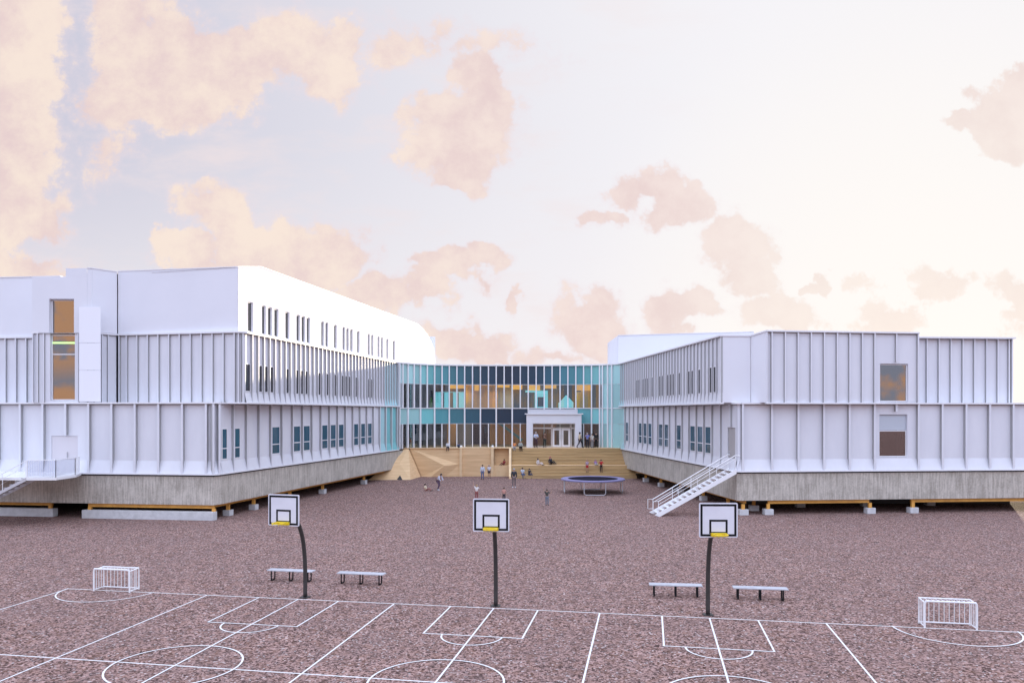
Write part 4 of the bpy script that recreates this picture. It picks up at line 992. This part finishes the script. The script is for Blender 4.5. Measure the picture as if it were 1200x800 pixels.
def person(loc, h, kind, rz, shirt, trousers, hair, label, skinc=(.55, .34, .25), longsleeve=False, skirt=False, longhair=False, shorts=False, shoes=(.05, .05, .05), cat='person'):
    J = pose(kind); t = bpy.data.objects.new('person', None); C.objects.link(t)
    t.location = loc; s_ = h/1.74; t.scale = (s_, s_, s_); t.rotation_euler = (0, 0, rz); tag(t, label, cat, 'people around the school yard'); t.empty_display_size = .2
    kk = 1.1 if h < 1.45 else 1.0
    names = ['pel', 'bel', 'che', 'nec', 'hea', 'top']+[a+b for b in 'lr' for a in ('sh', 'el', 'wr', 'ha')]+[a+b for b in 'lr' for a in ('hi', 'kn', 'an', 'to')]
    ix = {n_: i for i, n_ in enumerate(names)}
    rad = dict(pel=.12, bel=.11, che=.125, nec=.052, hea=.092*kk, top=.068*kk, sh=.055, el=.04, wr=.028, ha=.033, hi=.085, kn=.056, an=.038, to=.036)
    E_ = [('pel', 'bel'), ('bel', 'che'), ('che', 'nec'), ('nec', 'hea'), ('hea', 'top')]
    for b in 'lr': E_ += [('che', 'sh'+b), ('sh'+b, 'el'+b), ('el'+b, 'wr'+b), ('wr'+b, 'ha'+b), ('pel', 'hi'+b), ('hi'+b, 'kn'+b), ('kn'+b, 'an'+b), ('an'+b, 'to'+b)]
    body = skin([J[n_] for n_ in names], [(ix[a], ix[b]) for a, b in E_], [rad[n_ if n_ in rad else n_[:2]] for n_ in names], 'body', cmat(skinc, .55, 'skin'), t)
    # fingers, nose, ears and eyes joined into the body mesh
    fm = MB()
    for b in 'lr':
        w, hnd = Vector(J['wr'+b]), Vector(J['ha'+b]); d = (hnd-w).normalized(); sd = d.cross(Vector((0, 1, 0)) if abs(d.y) < .8 else Vector((0, 0, 1))).normalized(); cu = sd.cross(d)
        for k, ln in enumerate((.062, .074, .07, .055)):
            o_ = hnd+sd*(k-1.5)*.018; fm.tube([o_, o_+d*ln*.6, o_+d*ln*.9+cu*.02], [.009, .008, .006], 5)
        o_ = w.lerp(hnd, .5)+sd*-.03; fm.tube([o_, o_+d*.03-sd*.025, o_+d*.06-sd*.03+cu*.01], [.011, .009, .007], 5)
    hc = Vector(J['hea'])
    fm.tube([hc+Vector((0, -.08, .02)), hc+Vector((0, -.112*kk, -.015)), hc+Vector((0, -.085, -.025))], [.008, .014, .008], 5)
    for s2 in (-1, 1): fm.ball(hc+Vector((s2*.088*kk, .0, 0)), .022, (.4, .8, 1.2), 6, 4)
    fo = fm.build('hands_and_face', cmat(skinc, .55, 'skin'), None, smooth=True)
    bm = bmesh.new(); bm.from_mesh(body.data); bm.from_mesh(fo.data); bm.to_mesh(body.data); bm.free(); bpy.data.objects.remove(fo)
    em = MB()
    for s2 in (-1, 1): em.ball((hc[0]+s2*.032, hc[1]-.082*kk, hc[2]+.018), .010, n=6, m=4)
    em.ball((hc[0], hc[1]-.083*kk, hc[2]-.048), .012, (2, .5, .35), 6, 4)
    def put(mb, nm_, m, sm=True):
        o = mb.build(nm_, m, None, smooth=sm); o.parent = t; return o
    put(em, 'eyes_and_mouth', cmat((.08, .04, .035), .4))
    hm_ = MB(); hm_.ball((hc[0], hc[1]+.018, hc[2]+.035), .108*kk, (.98, 1.0, 1.02), 12, 7, lo=-12)
    hm_.ball((hc[0], hc[1]+.045, hc[2]-.0), .092*kk, (1, .8, 1.1), 10, 6)
    if longhair: hm_.tube([(hc[0], hc[1]+.06, hc[2]+.05), (hc[0], hc[1]+.09, hc[2]-.1), (hc[0], hc[1]+.10, hc[2]-.25)], [.08, .075, .03], 8)
    put(hm_, 'hair', cmat(hair, .6))
    sn = ['pel', 'bel', 'che', 'nec']+[a+b for b in 'lr' for a in (('sh', 'el', 'wr') if longsleeve else ('sh', 'el'))]
    si = {n_: i for i, n_ in enumerate(sn)}; vv = [Vector(J[n_]) for n_ in sn]
    vv[3] = Vector(J['che']).lerp(Vector(J['nec']), .75)
    if not longsleeve:
        for b in 'lr': vv[si['el'+b]] = Vector(J['sh'+b]).lerp(Vector(J['el'+b]), .8)
    se = [('pel', 'bel'), ('bel', 'che'), ('che', 'nec')]
    for b in 'lr': se += [('che', 'sh'+b), ('sh'+b, 'el'+b)]+([('el'+b, 'wr'+b)] if longsleeve else [])
    sr = dict(pel=.14, bel=.135, che=.148, nec=.07, sh=.078, el=.062, wr=.045)
    skin(vv, [(si[a], si[b]) for a, b in se], [sr[n_ if n_ in sr else n_[:2]] for n_ in sn], 'shirt', cmat(shirt), t)
    tn = ['pel']+[a+b for b in 'lr' for a in ('hi', 'kn')+(() if shorts or skirt else ('an',))]; ti = {n_: i for i, n_ in enumerate(tn)}
    vt = [Vector(J[n_]) for n_ in tn]
    if skirt or shorts:
        for b in 'lr': vt[ti['kn'+b]] = Vector(J['hi'+b]).lerp(Vector(J['kn'+b]), .85)
    te = []
    for b in 'lr': te += [('pel', 'hi'+b), ('hi'+b, 'kn'+b)]+([] if shorts or skirt else [('kn'+b, 'an'+b)])
    trr = dict(pel=.135, hi=.105, kn=.11 if skirt else .075, an=.058)
    skin(vt, [(ti[a], ti[b]) for a, b in te], [trr[n_ if n_ in trr else n_[:2]] for n_ in tn], 'skirt' if skirt else 'trousers', cmat(trousers), t)
    for b in 'lr':
        sm2 = MB(); a_, o_ = Vector(J['an'+b]), Vector(J['to'+b]); sm2.tube([a_+(a_-o_)*.25-Vector((0, 0, .02)), a_-Vector((0, 0, .02)), o_, o_+(o_-a_)*.15], [.03, .052, .048, .025], 8); put(sm2, 'shoe', cmat(shoes))
    return t
def at(px, Y): return (px-600)/900*Y
BR = (.06, .035, .02); BK = (.015, .012, .012); BLD = (.45, .3, .14); GREY = (.4, .4, .42)
W1 = (.75, .76, .8); DK = (.03, .03, .045); JE = (.09, .14, .28); RED = (.6, .03, .04)
PE = [
 (at(525, 82.5), 82.45, 3.06, 1.35, 'sit', 0, W1, DK, BLD, 'child in white top sitting on the plywood wall with dangling legs', dict(longsleeve=True)),
 (at(537.6, 84), 84, 3.0, 1.1, 'ground', .6, (.03, .06, .16), DK, BK, 'small child in dark blue crouching behind the plywood wall top', dict(longsleeve=True)),
 (at(603, 83.4), 83.25, 3.02, 1.35, 'sit', -.1, (.8, .28, .08), GREY, BR, 'child in orange shirt sitting on the top step', {}),
 (at(609.8, 83.4), 83.25, 3.02, 1.5, 'sit', .15, (.42, .46, .42), BK, GREY, 'person in grey green top and black trousers sitting on the top step', dict(longsleeve=True)),
 (at(628, 83.8), 83.8, 3.0, 1.75, 'cross', .2, (.55, .62, .78), (.06, .03, .05), GREY, 'grey haired adult in pale blue shirt standing in the porch opening', dict(longsleeve=True)),
 (at(638.5, 84.6), 84.6, 3.0, 1.68, 'cross', -.2, (.14, .07, .045), (.03, .04, .035), BK, 'adult in brown jacket standing inside the porch', dict(longsleeve=True)),
 (at(679.5, 83.7), 83.7, 3.0, 1.72, 'stride', 1.9, (.72, .6, .42), DK, BK, 'adult in beige coat walking along the terrace beside the porch', dict(longsleeve=True)),
 (at(688.3, 83.9), 83.9, 3.0, 1.65, 'armfwd', .1, (.2, .25, .62), DK, GREY, 'person in blue top standing on the terrace right of the porch', {}),
 (at(694, 83.6), 83.6, 3.0, 1.55, 'stand', .4, (.75, .7, .66), (.3, .28, .3), BR, 'slim person in pale clothes between the blue and the black dressed adults', {}),
 (at(698.6, 84.1), 84.1, 3.0, 1.7, 'stand', -.3, BK, BK, BK, 'adult dressed all in black at the right end of the terrace', dict(longsleeve=True)),
 (at(631, 81.2), 81.15, 1.3, 1.4, 'ground', .9, (.78, .72, .7), (.7, .6, .58), BK, 'child in white sitting sideways on the steps landing', dict(longsleeve=True)),
 (at(645.5, 81.2), 81.3, 1.42, 1.5, 'ground', .7, DK, BK, (.45, .1, .12), 'red haired person in black sitting on the steps landing', dict(longsleeve=True, longhair=True)),
 (at(612.3, 80), 80.0, .36, 1.5, 'sit', .35, (.62, .7, .8), JE, BK, 'child in pale blue top and jeans sitting on the lowest step', {}),
 (at(620.5, 80), 80.0, .36, 1.3, 'sit', .7, DK, (.06, .07, .13), BK, 'child in dark clothes sitting on the lowest step beside another', dict(longsleeve=True)),
 (at(602.3, 70.3), 70.3, 0, 1.76, 'stand', .1, (.035, .04, .05), (.22, .17, .17), GREY, 'tall person in dark jacket and brown trousers standing before the steps', dict(longsleeve=True, shoes=W1)),
 (at(590.5, 82.6), 82.6, 1.21, 1.2, 'ground', -.7, (.4, .06, .06), (.2, .05, .05), BR, 'child in dark red sitting in the plywood alcove', {}),
 (at(565.5, 79), 78.8, 0, 1.5, 'stand', -.2, (.68, .74, .85), (.12, .18, .35), BK, 'person in white top and blue trousers, left of two by the plywood wall', dict(longsleeve=True)),
 (at(573.2, 80), 80.0, 0, 1.4, 'stand', .3, (.72, .74, .84), (.05, .05, .07), (.4, .3, .28), 'person in white top and black shorts, right of two by the plywood wall', dict(shorts=True)),
 (at(641, 57), 56.9, 0, 1.2, 'armup', .2, (.06, .06, .05), (.16, .2, .26), BR, 'boy in dark top lifting a hand to his head in the open yard', {}),
 (at(513.3, 68), 67.9, 0, 1.6, 'lean', 1.0, (.66, .68, .8), (.12, .07, .12), BK, 'child in white top leaning forward with bent knees on the yard', dict(longsleeve=True, shoes=W1)),
 (at(499, 67.3), 67.3, 0, 1.25, 'ground', 1.3, (.8, .7, .5), (.35, .14, .12), BK, 'child in cream top sitting on the ground', {}),
 (at(558.6, 60.2), 60.2, 0, 1.22, 'armup', -.2, (.82, .78, .76), (.3, .08, .08), BLD, 'child in white with a raised arm seen above the middle backboard', {}),
 (at(590.6, 59), 59, 0, 1.12, 'stand', .2, (.6, .3, .25), DK, BR, 'child whose head shows above the right corner of the middle backboard', {}),
 (at(688.8, 79.3), 79.95, .66, 1.25, 'stand', .1, (.5, .38, .52), RED, (.4, .2, .2), 'girl in mauve top and red skirt standing on the lower steps', dict(skirt=True, longhair=True)),
 (at(698.5, 80.5), 81.0, 1.3, 1.1, 'ground', .2, (.4, .2, .5), (.5, .5, .55), (.35, .15, .35), 'child in purple sitting on the landing between the red skirt and red shirt', dict(longhair=True)),
 (at(705.3, 79.3), 79.9, .33+.33, 1.3, 'armfwd', 0, (.62, .02, .03), (.03, .02, .03), BR, 'child in bright red shirt standing on the lower steps', dict(longsleeve=True)),
]
for (x, y_, z_, h_, k, rz, sc_, tr_c, hr, lb, kw) in PE: person((x, y_, z_), h_, k, rz, sc_, tr_c, hr, lb, **kw)
for px in (540.4, 577.2):
    mb = MB(); x = at(px, 83.5); mb.ball((x, 83.5, 3.14), .15, n=14, m=10)
    o = mb.build('ball', 'whitepaint', smooth=True); tag(o, 'white ball lying on the terrace beside the crouching child' if px < 560 else 'white ball lying on the terrace above the plywood panel upright', 'ball', 'white balls on the terrace')
print('objects', len(bpy.data.objects))
